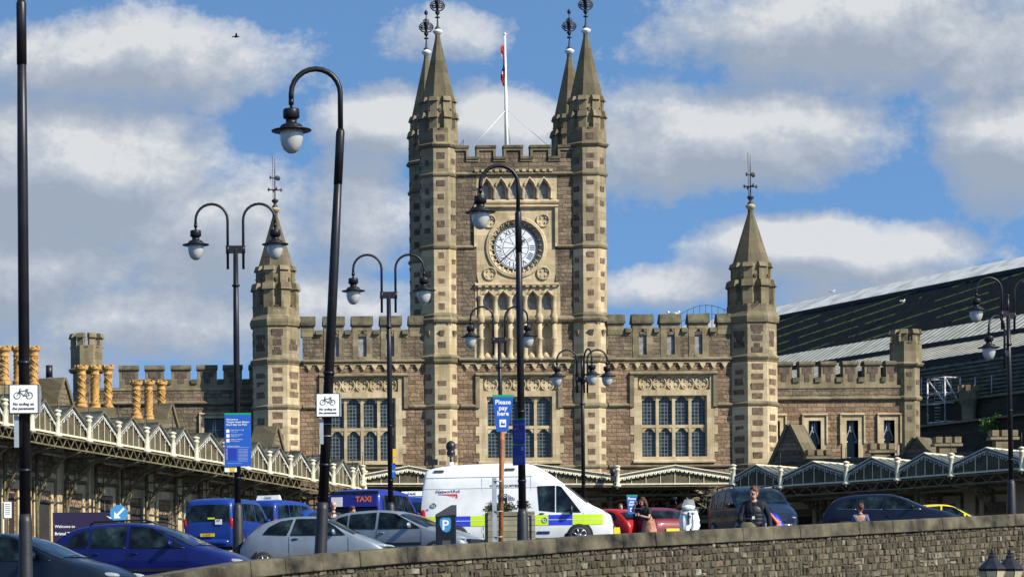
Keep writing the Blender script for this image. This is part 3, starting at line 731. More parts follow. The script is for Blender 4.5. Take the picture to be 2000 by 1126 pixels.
great_window(1251,1379,774,893,1236,1393,1228,1399,725)
# ---- belfry lancets above the clock
bf=MB(); 
lan=[(942,961),(970,989),(998,1017),(1026,1045),(1054,1073)]
Pf.wall(bf,932,1090,340,400,[(a,b,352,389) for a,b in lan],-.02,.35)
for a,b in lan:
    head_arch(bf,Pf,a,b,352,14,-.02,.25,cusp=False)
    bf.tube([(Pf.x(a-2),146.98,Pf.z(366)),(Pf.x(a+1),146.98,Pf.z(357)),(Pf.x((a+b)/2),146.96,Pf.z(347)),(Pf.x(b-1),146.98,Pf.z(357)),(Pf.x(b+2),146.98,Pf.z(366))],.055,6)
    for c in (a-4.5,b+4.5): bf.lathe((Pf.x(c),147.0,0),[(.10,Pf.z(389)),(.07,Pf.z(386)),(.07,Pf.z(369)),(.12,Pf.z(366))],8)
string(bf,930,1092,390,8,.12)
w=bf.build('window',M['ash'],main,True); g_=MB(); 
for a,b in lan: Pf.box(g_,a,b,352,389,-.27,.3)
g_.build('louvre',M['louvre'],w,True)
# ---- clock
ck=MB(); CU,CV=1008.5,483
def ringplate(mb,pl,u,v,r,hu0,hu1,hv0,hv1,p,n=32,mi=0):   # square plate with a round hole
    cx,cz=pl.x(u),pl.z(v); rr=r*pl.k; vs=[];fs=[]
    for i in range(n):
        a=2*pi*i/n+pi/4; c,s=cos(a),sin(a)
        vs.append((cx+rr*c,pl.Y-p,cz+rr*s)); 
        sx=(pl.x(hu1)-cx)/c if c>1e-6 else ((pl.x(hu0)-cx)/c if c<-1e-6 else 1e9); sz=(pl.z(hv0)-cz)/s if s>1e-6 else ((pl.z(hv1)-cz)/s if s<-1e-6 else 1e9)
        q=min(sx,sz); vs.append((cx+q*c,pl.Y-p,cz+q*s)); vs.append((cx+rr*c,pl.Y+.35,cz+rr*s))
    for i in range(n):
        j=(i+1)%n; fs+=[(3*i,3*i+1,3*j+1,3*j),(3*i,3*j,3*j+2,3*i+2)]
    mb.add(vs,fs,mi)
ringplate(ck,Pf,CU,CV,54,931,1085,404,556,.02)
cx,cz=Pf.x(CU),Pf.z(CV); k=Pf.k
def circ(r,y,th,mb=ck,n=40,mi=0,seg=6): mb.tube([(cx+r*k*cos(2*pi*i/n),y,cz+r*k*sin(2*pi*i/n)) for i in range(n)],th,seg,mi,True)
circ(57.5,146.97,.10); circ(54.5,146.93,.07); 
# coved ring between dial and frame, with a ring of little arches
vs=[];fs=[];n=48
for i in range(n):
    a=2*pi*i/n
    for r,y in ((54,147.0),(43,147.22)): vs.append((cx+r*k*cos(a),y,cz+r*k*sin(a)))
for i in range(n): j=(i+1)%n; fs.append((2*i,2*j,2*j+1,2*i+1))
ck.add(vs,fs)
for i in range(28):
    a=2*pi*i/28; d=Vector((cos(a),0,sin(a))); tt=Vector((-sin(a),0,cos(a))); c=Vector((cx,146.99,cz))
    ck.tube([c+d*44*k+tt*4.6*k+Vector((0,.1,0)),c+d*49*k+tt*4.4*k,c+d*52*k+tt*2*k,c+d*52.5*k,c+d*52*k-tt*2*k,c+d*49*k-tt*4.4*k],.04,5)
for u,v in ((956.5,432),(1061,431),(956.5,534),(1061,534)): quatre(ck,Pf,u,v,12,.07,.05)
for a,b,c,d in ((926,1090,400,404),): string(ck,a,b,400,7,.22)
for a,b in ((926,932),(1084,1090)): Pf.box(ck,a,b,407,482,.17,.1)
string(ck,927,1091,552,8,.22)
Pf.box(ck,931,1085,404,556,-.25,.32)
clock=ck.build('clock',M['ash'],main,True)
dl=MB(); dl.lathe((0,0,0),[(43.2*k,0),(43.2*k,.06)],48,smooth=False); dl.xf(Matrix.Translation((cx,147.2,cz))@Matrix.Rotation(pi/2,4,'X')); dl.build('dial',M['clockwhite'],clock,True)
dk=MB(); circ(43,147.12,.05,dk,48); circ(25,147.13,.013,dk,40); circ(39.2,147.13,.012,dk,40)
for i in range(60):
    a=2*pi*i/60; d=Vector((cos(a),0,sin(a))); tt=Vector((-sin(a),0,cos(a))); c=Vector((cx,147.12,cz))+d*41*k
    dk.hexa([c-d*.03-tt*.018+Vector((0,-.02,0)),c+d*.03-tt*.018+Vector((0,-.02,0)),c+d*.03-tt*.018,c-d*.03-tt*.018],[c-d*.03+tt*.018+Vector((0,-.02,0)),c+d*.03+tt*.018+Vector((0,-.02,0)),c+d*.03+tt*.018,c-d*.03+tt*.018])
for i,nm in enumerate(['XII','I','II','III','IIII','V','VI','VII','VIII','IX','X','XI']):
    a=-2*pi*i/12; d=Vector((sin(-a),0,cos(a)))
    Mx=Matrix.Translation(Vector((cx,147.12,cz))+d*27.5*k)@Matrix.Rotation(-a,4,'Y')@Matrix.Rotation(pi/2,4,'X')
    add_text(dk,nm,14.5*k,Mx,align='CENTER',bold=-.004)
for i in range(12):     # thin spider frame of the dial
    a=2*pi*i/12; b=a+2*pi/12*2; 
    if i%2==0:
        dk.tube([(cx+24.5*k*sin(a),147.14,cz+24.5*k*cos(a)),(cx+8*k*sin(a+.5),147.14,cz+8*k*cos(a+.5)),(cx,147.14,cz)],.014,4)
        dk.tube([(cx+8*k*sin(a+.5),147.14,cz+8*k*cos(a+.5)),(cx+24.5*k*sin(b-.52),147.14,cz+24.5*k*cos(b-.52))],.014,4)
dk.build('numerals',M['ink'],clock,True)
for nm,ang,L,w_,head in (('minute_hand',228,38,1.5,0),('hour_hand',49,26,1.1,1)):
    hd=MB(); a=R(ang); d=Vector((sin(a),0,cos(a))); s_=Vector((cos(a),0,-sin(a))); c=Vector((cx,147.06 if head else 147.02,cz))
    def q(l,o,y): return c+d*l*k+s_*o*k+Vector((0,y,0))
    pts=[(-8,-w_),(L*.85,-w_),(L,0),(L*.85,w_),(-8,w_)]
    if head: pts=[(-8,-w_),(16,-w_),(19,-4.5),(21,-1.6),(26,0),(21,1.6),(19,4.5),(16,w_),(-8,w_)]
    n=len(pts); hd.add([q(a_,b_2,0) for a_,b_2 in pts]+[q(a_,b_2,-.03) for a_,b_2 in pts],[tuple(range(n)),tuple(range(n,2*n))]+[(i,(i+1)%n,n+(i+1)%n,n+i) for i in range(n)])
    hd.sphere(c,2*k,8,6,sc=(1,.6,1)); hd.build(nm,M['ink'],clock,True)
# ---- gabled arcade below clock and niches below it
ar=MB(); cols=[938.5,967,995.5,1025,1053,1081.5]
Pf.box(ar,933,1089,605,617,.03,.3); Pf.box(ar,933,938,561,606,.012,.3); Pf.box(ar,1082,1089,561,606,.012,.3)
for i,c in enumerate(cols):
    X_=Pf.x(c); ar.lathe((X_,146.98,0),[(.17,Pf.z(616)),(.17,Pf.z(613)),(.13,Pf.z(610)),(.13,Pf.z(586)),(.15,Pf.z(584)),(.20,Pf.z(579)),(.20,Pf.z(577))],10)
    ar.lathe((X_,146.88,0),[(.14,Pf.z(631)),(.2,Pf.z(629)),(.22,Pf.z(622)),(.2,Pf.z(616)),(.1,Pf.z(613))],10)
    ar.lathe((X_,146.95,0),[(.24,Pf.z(704)),(.22,Pf.z(697)),(.15,Pf.z(693)),(.14,Pf.z(664)),(.2,Pf.z(662)),(.2,Pf.z(660)),(.14,Pf.z(658)),(.14,Pf.z(630))],10)
    Pf.box(ar,c-4.2,c+4.2,578,617,-.05,.3); Pf.box(ar,c-5,c+5,629,699,-.04,.3)
for a,b in zip(cols,cols[1:]):
    m_=(a+b)/2; u0,u1=a,b
    for s_ in (-1,1):
        ue=u0 if s_<0 else u1
        poly=[(Pf.x(ue),Pf.z(561)),(Pf.x(m_),Pf.z(561)),(Pf.x(m_),Pf.z(570)),(Pf.x(m_+s_*5),Pf.z(575)),(Pf.x(m_+s_*9.5),Pf.z(582)),(Pf.x(ue),Pf.z(582))]
        if s_>0: poly=poly[::-1]
        ar.prism(poly,146.98,147.3)
    for s_ in (-1,1): ar.tube([(Pf.x(m_),146.9,Pf.z(566.5)),(Pf.x(m_+s_*13),146.92,Pf.z(579))],.07,5)
    # niche
    head_arch(ar,Pf,a+5,b-5,629,16,-.06,.25,cusp=False); Pf.box(ar,a,b,629,699,-.32,.5)
    ar.lathe((Pf.x(m_),147.2,0),[(.28,Pf.z(699)),(.24,Pf.z(694)),(.05,Pf.z(686))],10)
Pf.wall(ar,931,933,561,617,[],.02); Pf.box(ar,1089,1094,556,617,.02,.1); Pf.box(ar,928,933,556,617,.02,.1)
Pf.box(ar,926,934,629,699,.02,.1); Pf.box(ar,1086,1096,629,699,.02,.1)
w=ar.build('arcade',M['ash'],main,True); g_=MB(); Pf.box(g_,936,1086,568,606,-.26,.3); g_.build('louvre',M['louvre'],w,True)
# ---- lancet in the tower's shaded left face (blind)
# ---- flagpole with limp flag
fp=MB(); Pq=Plane(150.0); X_=Pq.x(991.5); 
fp.tube([(X_,150,Pq.z(315)),(X_-.02,150,Pq.z(220)),(X_-.06,150,Pq.z(68))],[.13,.10,.05],8); fp.sphere((X_-.06,150,Pq.z(67)),.09,8,6)
for a in ((-2.2,-1.5),(2.2,-1.5),(.5,1.5),(-.3,-2.2)): fp.tube([(X_,150,Pq.z(214)),(X_+a[0],150+a[1],Pq.z(295))],.018,4)
fpo=fp.build('flagpole',M['white'],main,True)
fl=MB(); n=14; vs=[];fs=[]; zt,zb=Pq.z(89),Pq.z(168)
for j in range(n+1):
    z=zt+(zb-zt)*j/n
    for i in range(5):
        u_=i/4; vs.append((X_-.08-u_*.16*(1+.5*sin(j*.7+.4)),150+.12*sin(i*2.4+j*.5),z))
for j in range(n):
    for i in range(4): a=j*5+i; fs.append((a,a+1,a+6,a+5))
fl.add(vs,fs,0,True); fl.m=[ (1 if 5<=j<=8 else (2 if j in (3,4,9) and i>1 else 0)) for j in range(n) for i in range(4)]
o=fl.build('flag',[M['flagred'],M['flagblue'],M['white']],fpo,True,fix=False)
sd=o.modifiers.new('s','SOLIDIFY'); sd.thickness=.02
# maintenance rail beside the left front turret and walkway rail behind the right parapet
rl=MB()
for X0,X1,za,zb in ((898,914,312,262),):
    rl.tube([(Pf.x(X0),148.5,Pf.z(za)),(Pf.x(X0),148.5,Pf.z(zb))],.02,4); rl.tube([(Pf.x(X1),148.5,Pf.z(za)),(Pf.x(X1),148.5,Pf.z(zb))],.02,4)
    rl.tube([(Pf.x(X0),148.5,Pf.z(276)),(Pf.x(907),148.5,Pf.z(274)),(Pf.x(X1),148.5,Pf.z(264))],.03,4)
prev=None
for u in range(1330,1436,12):
    v=620-22*sin(pi*min(1,max(0,(u-1320)/118)))**1.0; p=((u-VX)/F*153,153,(H-v)/F*153); rl.tube([p,(p[0],153,p[2]-1.3)],.02,4)
    if prev: rl.tube([prev,p],.022,4); rl.tube([(prev[0],153,prev[2]-.5),(p[0],153,p[2]-.5)],.018,4)
    prev=p
rl.build('walkway_rail',M['iron_rough'],main,True)
# porch openings under the front canopy
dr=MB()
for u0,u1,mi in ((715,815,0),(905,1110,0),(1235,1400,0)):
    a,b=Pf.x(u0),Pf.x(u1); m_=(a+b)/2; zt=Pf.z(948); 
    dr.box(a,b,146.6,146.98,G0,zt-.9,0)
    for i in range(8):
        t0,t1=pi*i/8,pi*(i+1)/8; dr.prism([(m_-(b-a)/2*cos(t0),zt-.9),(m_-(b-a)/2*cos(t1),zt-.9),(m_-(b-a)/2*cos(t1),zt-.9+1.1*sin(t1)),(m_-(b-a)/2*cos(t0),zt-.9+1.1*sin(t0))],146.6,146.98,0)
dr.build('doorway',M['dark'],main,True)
# pale traceried fanlight of the right entrance
tf=MB(); c=Pf.x(1318); zb=Pf.z(1012); zc=Pf.z(992)
def tq(p): return [(c+a,146.45,zb+b) for a,b in p]
tf.tube(tq([(-2.0,0),(2.0,0)]),.13,4); tf.tube(tq([(-2.0,0),(-1.75,.9),(-1,1.55),(0,1.9),(1,1.55),(1.75,.9),(2.0,0)]),.16,4)
for ox,r in ((-1.05,.48),(0,.72),(1.05,.48)):
    oz=.62 if abs(ox)>.1 else .88
    tf.tube([(c+ox+r*cos(a),146.45,zb+oz+r*sin(a)) for a in [2*pi*i/16 for i in range(16)]],.07,4,0,True)
    for j in range(4):
        a0=j*pi/2; tf.tube([(c+ox+r*.42*cos(a0)+r*.38*cos(a0+b),146.45,zb+oz+r*.42*sin(a0)+r*.38*sin(a0+b)) for b in [R(-125+i*250/6) for i in range(7)]],.05,4)
tf.box(c-2.2,c+2.2,146.35,146.6,zb-.35,zb-.1); tf.build('fanlight',M['ash_w'],main,True)  # darker weathered stone used here to put porch shade into the colour
# ------------------------------------------------------------------ side wings
def wing(name,label,Y,u0,u1,mer,top,caph,mbot,band,sv,holes,tur,merw):
    global main,bt,bc
    pl=Plane(Y); save=main; main=thing(name,label,'station wing',(pl.x((u0+u1)/2),Y,G0))
    wl=MB(); wt=MB(); pl.wall(wl,u0,u1,sv,1125,[h[:4] for h in holes],0,.35); wl.build('front_wall',M['rubble'] if name.startswith('right') or Y<148.5 else M['rubble_grey'],main,True)
    pl.wall(wt,u0,u1,mbot,sv+1,[],0); wt.build('parapet_wall',M['rubble_grey'],main,True)
    bd=MB(); bd.box(pl.x(u0),pl.x(u1),Y+.4,Y+10,G0-1,pl.z(mbot+6)); bd.build('inner_walls',M['rubble_grey'],main,True)
    s=MB(); string(s,u0,u1,sv,8,.2,pl); s.build('string_course',M['ash_w'],main,True)
    B=MB(); K=MB(); N=MB()
    for a,b in mer:
        x0,x1=pl.x(a),pl.x(b); z1=pl.z(top); z0=pl.z(top+caph)
        pl.box(B,a+1.5,b-1.5,top+caph*.6,mbot-.5,.03,.6)
        K.add([(x0,Y-.14,z0),(x1,Y-.14,z0),(x1,Y+.75,z0),(x0,Y+.75,z0),(x0,Y-.14,z0+.1),(x1,Y-.14,z0+.1),(x1,Y-.0,z1),(x0,Y-.0,z1),(x0,Y+.5,z1),(x1,Y+.5,z1),(x1,Y+.75,z0+.1),(x0,Y+.75,z0+.1)],[(0,3,2,1),(0,1,5,4),(4,5,6,7),(7,6,9,8),(8,9,10,11),(11,10,2,3),(0,4,7,8,11,3),(1,2,10,9,6,5)])
        c=(a+b)/2; w_=(b-a)*.3; pl.box(N,c-w_,c+w_,top+caph+4,top+caph+16,.055,.1); pl.box(N,c-w_*.5,c+w_*.5,top+caph+16,mbot-8,.05,.1)
    for (a,b),(c,d) in zip(mer,mer[1:]):
        pl.box(B,b-1.5,c+1.5,mbot-12,mbot-.5,.02,.5); pl.box(K,b-.5,c+.5,mbot-16,mbot-7,.12,.6)
    pl.box(B,u0,u1,mbot-.5,mbot+5,.05,.3)
    B.build('battlement',M['ash_w'] if tur[0]>1000 else M['ash_w'],main,True); K.build('coping',M['cap'],main,True); N.build('inset_blocks',M['block_grey'],main,True)
    for h in holes:
        a,b,c,d=h[:4]; f=MB(); q=merw
        pl.wall(f,a-q,b+q,c-q,d+3,[(a,b,c,d)],.05,.4); string(f,a-q-4,b+q+4,c-q-5,5,.18,pl)
        for e in ((a-q-4,a-q-1),(b+q+1,b+q+4)): pl.box(f,e[0],e[1],c-q,c+45,.14,.05)
        pl.box(f,a-q-4,b+q+4,d,d+4,.1,.2)
        w=f.build('window',M['ash'],main,True); g_=MB(); pl.box(g_,a,b,c,d,-.36,.38); g_.build('pane',M['dglass'],w,True)
        m_=(a+b)/2; tr=MB(); yy_=Y+.28
        def tp(l): return [(pl.x(a_),yy_,pl.z(b_2)) for a_,b_2 in l]
        hh=b-a
        for s_ in (-1,1):
            tr.tube(tp([(m_+s_*2,c),(m_+s_*2.5,c+hh*.7),(m_+s_*hh*.30,c+hh*1.15),(m_+s_*hh*.47,c+hh*1.6),(m_+s_*hh*.47,c+hh*1.9),(m_+s_*hh*.3,c+hh*1.75)]),.05,5)
        tr.tube(tp([(m_-2,c+hh*.8),(m_,c+hh*1.0),(m_+2,c+hh*.8)]),.05,5); tr.tube(tp([(a,d-15),(b,d-15)]),.03,4)
        tr.build('tracery',M['steel'],w,True)
    u,a,vt,vm,vs_=tur     # crenellated end turret without spire
    def nof(*x): pass
    t_=turret(pl,u,.5,[(vt+24,vm,a,1),(vm,1122,a*.86,1)],[(vm-5,9,a+4,a*.86),(sv,8,a+1,a*.86)],[(vt,vt+9,vt+30,a-7,a,a*.42,a*.5,vt+26)],None,[(vm+8,sv,a*.86,26,9,9,1),(sv+10,1010,a*.86,26,9,9,1)],['ash','ash_w'])
    r=main; main=save; return r
wing('station_wing','lower battlemented stone wing left of the spired front behind twisted chimneys',149.3,190,505,[(230,271),(281,321),(332.5,372.5),(383,424),(434.5,473),(485,520)],708,9,752,0,778,[(397,437,812,850)],(168,31,645,716,0),6)
wing('station_wing','lower battlemented stone wing with lancet windows right of the spired front',147.8,1512,1768,[(1512,1547),(1559,1590),(1601,1632),(1644,1675),(1686,1720),(1728,1752)],709,8,757,0,778,[(1497,1521,825,897),(1577,1601,825,899),(1651,1674,825,912),(1724,1745,825,899)],(1773,28,648,716,0),9)
# ------------------------------------------------------------------ canopies
def canopy(name,label,pts,perp,depth,rise,mats,nm=5,post_h=1.25,scallop=True,skip_arch=False,wall_z=None,cols=True,barge='white',closed=True,girder=True,bw=.13):
    """pts: (x,y,z of tie beam) of the posts; gables stand between them, ridges run back along perp"""
    r=thing(name,label,'canopy',(pts[0][0],pts[0][1],G0)); pv=Vector(perp).normalized()
    rf=MB(); gr=MB(); bk=MB(); tr=MB()
    N=len(pts)
    for i in range(N-1):
        a,b=Vector(pts[i]),Vector(pts[i+1]); d=(b-a); L=d.length; dn=d.normalized(); up=Vector((0,0,1))
        f=-pv; rz=rise if not isinstance(rise,list) else rise[i]
        e0=a+up*.35; e1=b+up*.35; pk=(a+b)/2+up*(rz+.35)
        g=MB(); g.add([a+f*.0,b+f*.0,e1,pk,e0,a+pv*.08,b+pv*.08,e1+pv*.08,pk+pv*.08,e0+pv*.08],[(0,1,2,3,4),(9,8,7,6,5),(0,5,6,1),(1,6,7,2),(2,7,8,3),(3,8,9,4),(4,9,5,0)])
        go=g.build('gable',M['panel'],r,True)
        h=MB(); 
        n_=nm if not isinstance(nm,list) else nm[i]
        for j in range(1,n_):
            t_=j/n_; p0=a+d*t_; ht=.35+rz*(1-abs(2*t_-1)); h.tube([p0+f*.03,p0+f*.03+up*(ht-.02)],.024,4,smooth=False)
        h.tube([a+f*.05+dn*.05,b+f*.05-dn*.05],.06,4,smooth=False); h.build('glazing_bars',M['cream'],go,True)
        bb=MB()
        for s0 in (e0,e1):
            q=pk-s0; qn=q.normalized(); w_=up*bw
            p=[s0+f*.1,pk+f*.1]; bb.add([p[0]-w_*.6,p[1]-w_*.6,p[1]+w_,p[0]+w_,p[0]-w_*.6+pv*.06,p[1]-w_*.6+pv*.06,p[1]+w_+pv*.06,p[0]+w_+pv*.06],[(0,1,2,3),(7,6,5,4),(0,4,5,1),(1,5,6,2),(2,6,7,3),(3,7,4,0)])
            if scallop:
                m_=max(6,int(q.length/.24))
                for j in range(m_):
                    c=s0+q*((j+.5)/m_)+f*.12-up*.09; bb.tube([c-qn*.075,c-qn*.04-up*.09,c+qn*.04-up*.09,c+qn*.075],.022 if girder else .05,4)
        bb.build('bargeboard',M[barge],go,True)
        # roof slopes
        for s0 in (e0,e1):
            q0,q1=s0+f*.16+up*.04,pk+f*.16+up*.04; q2,q3=pk+pv*depth+up*.04,s0+pv*depth+up*.04
            rf.add([q0,q1,q2,q3,q0+up*.07,q1+up*.07,q2+up*.07,q3+up*.07],[(3,2,1,0),(4,5,6,7),(0,1,5,4),(1,2,6,5),(2,3,7,6),(3,0,4,7)])
            nb_=max(4,int(depth/.8))
            for j in range(nb_+1):
                o=pv*depth*j/nb_; tr.tube([q0+o+up*.09,q1+o+up*.09],.035,4,smooth=False)
        tr.tube([pk+f*.16+up*.13,pk+pv*depth+up*.13],.06,4,smooth=False)
        # lattice girder hanging under the edge
        z_=-up*.12; dz=-up*.55; gr.tube([a+z_,b+z_],.05,4,smooth=False); (gr.tube([a+dz,b+dz],.045,4,smooth=False) if girder else None)
        m_=4 if girder else 0
        for j in range(m_):
            p0=a+d*(j/m_); p1=a+d*((j+.5)/m_); p2=a+d*((j+1)/m_); gr.tube([p0+dz,p1+z_,p2+dz],.028,4,smooth=False)
        for q in (1.6,3.2): gr.tube([a+pv*q-up*.15,b+pv*q-up*.15],.06,4,smooth=False); gr.tube([a+pv*q-up*.5,b+pv*q-up*.5],.05,4,smooth=False)
        if i%2==1: gr.tube([a+d*.2+pv*1.0-up*.75,a+d*.95+pv*1.0-up*.75],.07,6)      # strip light
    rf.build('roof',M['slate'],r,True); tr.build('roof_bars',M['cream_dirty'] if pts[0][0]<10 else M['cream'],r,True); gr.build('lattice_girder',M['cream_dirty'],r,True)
    for i,p in enumerate(pts):
        p=Vector(p); o=-perpn(pv)*0
        c=p-pv*.14; q=MB()
        q.lathe(c,[(.02,-.28),(.05,-.22),(.03,-.17),(.2,-.14),(.2,-.08),(.12,.02),(.115,post_h*.72),(.16,post_h*.76),(.16,post_h*.8),(.12,post_h*.84),(.12,post_h*.9),(.19,post_h*.94),(.19,post_h*.97),(.08,post_h*1.02),(.02,post_h*1.04)],12)
        po=q.build('finial_post',M['cream'],r,True); s_=MB(); s_.tube([c+Vector((0,0,post_h)),c+Vector((0,0,post_h+.75))],.018,5); s_.build('spike',M['iron_rough'],po,True)
    if not skip_arch:
        for i,p in enumerate(pts):
            p=Vector(p); b=MB(); up=Vector((0,0,1)); D_=depth-.35; z0=p.z-.6; foot=G0+2.1
            arc=[]
            for j in range(11):
                a=pi/2*j/10; arc.append(Vector((p.x,p.y,0))+pv*(D_*(1-sin(a))+ .4*sin(a))+up*(foot+(z0-foot)*(1-cos(a)) if False else z0-(z0-foot)*(1-sin(pi/2-a+0)) ) if False else Vector((p.x,p.y,0))+pv*(D_-(D_-.3)*(1-cos(a)))+up*(foot+(z0-foot)*sin(a)))
            b.tube(arc,.07,6); base=Vector((p.x,p.y,0))+pv*D_
            b.tube([base+up*G0,base+up*(z0)],.09,8); b.tube([base+up*z0,Vector((p.x,p.y,z0))],.06,4)
            for (t_,s_,rr) in ((.16,.80,.5),(.34,.86,.32),(.07,.50,.28)):
                cc=base-pv*D_*t_+up*(foot+(z0-foot)*s_); b.tube([cc+pv*rr*cos(x_)+up*rr*sin(x_) for x_ in [2*pi*j/10 for j in range(10)]],.035,4,0,True)
                for j in range(4): a0=j*pi/2; b.tube([cc+pv*rr*.9*cos(a0)+up*rr*.9*sin(a0),cc],.05,4)
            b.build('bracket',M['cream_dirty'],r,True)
    return r
def perpn(v): return v
def line_pt(px,py,A,d):
    u,v=lev(px,py); t_=(u-VX)/F; s=(A[1]*t_-A[0])/(d[0]-d[1]*t_); X,Y=A[0]+d[0]*s,A[1]+d[1]*s; return (X,Y,(H-v)/F*Y)
LA,LD=(-2.6,111.0),(15.9,28.0)
lp=[(-46,818),(4,829),(56,837),(107,845),(168,856),(226,867),(281,879),(332,883),(378,888),(434,901),(478,909),(521,917),(562,929),(606,938),(646,944),(684,950),(708,956)]
Lp=[line_pt(a,b,LA,LD) for a,b in lp]
# smooth the measured tie heights into one steady fall
n=len(Lp); s0=sum(range(n)); 
zs=[p[2] for p in Lp]; mx=(n-1)/2; mz=sum(zs)/n; sl_=sum((i-mx)*(z-mz) for i,z in enumerate(zs))/sum((i-mx)**2 for i in range(n))
Lp=[(p[0],p[1],mz+(i-mx)*sl_) for i,p in enumerate(Lp)]
lperp=Vector((-.87,.49,0))
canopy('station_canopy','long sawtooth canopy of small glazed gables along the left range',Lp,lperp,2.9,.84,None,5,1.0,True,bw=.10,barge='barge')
RA,RD=(33.5,139.0),(11.9,-11.0)
rp=[(1431,951),(1527,948),(1655,940),(1755,933),(1860,925),(1998,914),(2120,903)]
Rp=[line_pt(a,b,RA,RD) for a,b in rp]
rperp=Vector((.68,.73,0))
canopy('station_canopy','sawtooth canopy of wide shaded gables along the right range',Rp,rperp,5.2,.70,None,6,1.05,True,bw=.10,barge='barge')
Pc=Plane(139.0)
def cp_(px,py): u,v=lev(px,py); return (Pc.x(u),139.0,Pc.z(v))
fp_=[cp_(708,944),cp_(888,944),cp_(1205,945),cp_(1431,943)]
fc=canopy('station_canopy','low broad gabled canopy across the main entrance front',fp_,Vector((0,1,0)),8.1,[.48,.58,.52],None,[5,8,8],1.0,True,skip_arch=True,girder=False,bw=.17,barge='cream')
tr=MB()
for px in (708,888,1205,1431):
    X_,_,z_=cp_(px,945); up=Vector((0,0,1)); yb=141.0; b0=Vector((X_,yb,z_))
    tr.lathe((X_,yb,0),[(.22,G0),(.22,G0+.4),(.13,G0+.6),(.12,z_-1.6),(.2,z_-1.5),(.13,z_-1.4),(.13,z_)],10)
    for s_ in (-1,1):
        if (px==708 and s_<0) or (px==1431 and s_>0): continue
        q=lambda a,b: b0+Vector((s_*a,0,b))
        tr.tube([q(.1,-1.75),q(2.7,-.1)],.06,4,smooth=False); tr.tube([q(.1,-.9),q(.75,-.75),q(1.35,-1.0)],.045,4,smooth=False)
        tr.tube([q(.1,-.45),q(1.2,-.12),q(1.9,-.6)],.045,4,smooth=False); tr.tube([q(1.0,-.1),q(1.0,-1.15)],.04,4,smooth=False); tr.tube([q(1.95,-.1),q(1.95,-.55)],.04,4,smooth=False)
        tr.tube([q(.1,-.1),q(2.9,-.1)],.05,4,smooth=False)
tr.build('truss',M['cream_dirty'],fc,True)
# ------------------------------------------------------------------ ranges behind the side canopies
def rangewall(name,label,pts,perp,depth,ztop,doors,extra=None):
    r=thing(name,label,'station range',(pts[0][0],pts[0][1],G0)); pv=perp.normalized(); a=Vector((pts[0][0],pts[0][1],0))+pv*depth; b=Vector((pts[-1][0],pts[-1][1],0))+pv*depth
    d=(b-a); L=d.length; dn=d.normalized(); ang=math.atan2(dn.y,dn.x); Mx=Matrix.Translation(a)@Matrix.Rotation(ang,4,'Z')
    side=1 if (Matrix.Rotation(ang,4,'Z')@Vector((0,1,0))).dot(pv)>0 else -1
    def bx(mb,x0,x1,y0,y1,z0,z1): 
        if side>0: mb.box(x0,x1,y0,y1,z0,z1,0,Mx)
        else: mb.box(x0,x1,-y1,-y0,z0,z1,0,Mx)
    w_=MB(); bx(w_,0,L,.0,6,G0-1,ztop); w_.build('wall',M['rubble'],r,True)
    n=int(L/2.75); q=MB(); dd=MB(); fr=MB()
    for i in range(n):
        x=(i+.5)*L/n; bx(q,x-L/n/2-.3,x-L/n/2+.3,-.16,.0,G0,ztop-.6)
        if i%3==1: bx(dd,x-.5,x+.5,-.04,.0,G0,G0+2.6)
        elif i%3==2: bx(dd,x-.45,x-.08,-.04,.0,G0+1.2,G0+3.1); bx(dd,x+.08,x+.45,-.04,.0,G0+1.2,G0+3.1)
        else: bx(dd,x-.6,x+.6,-.04,.0,G0,G0+2.9)
        bx(fr,x-.85,x-.62,-.12,.0,G0,G0+3.4); bx(fr,x+.62,x+.85,-.12,.0,G0,G0+3.4); bx(fr,x-.85,x+.85,-.14,.0,G0+3.3,G0+3.7)
        bx(fr,x-L/n/2,x+L/n/2,-.1,.0,G0+3.9,G0+4.1)
    q.build('pilasters',M['ash'],r,True); dd.build('doorway',M['dark'],r,True); fr.build('door_frames',M['ash'],r,True)
    cp2=MB(); bx(cp2,0,L,-.1,.5,ztop,ztop+.15); bx(cp2,0,L,.5,5.8,ztop-.02,ztop+.04); cp2.build('roof_edge',M['slate'],r,True)
    return r,Mx,side,L
lr,lM,lside,lL=rangewall('station_range','yellow stone range with doors behind the left canopy',[Lp[0],Lp[-2]],lperp,2.95,8.5,None)
rr_,rM,rside,rL=rangewall('station_range','dark shaded stone range behind the right canopy',[Rp[0],Rp[-1]],rperp,5.25,8.3,None)
def proj_on(px,py,off,A,d,perp):      # point on a line parallel to the canopy, set back by off
    return line_pt(px,py,(A[0]+perp.x*off,A[1]+perp.y*off),d)
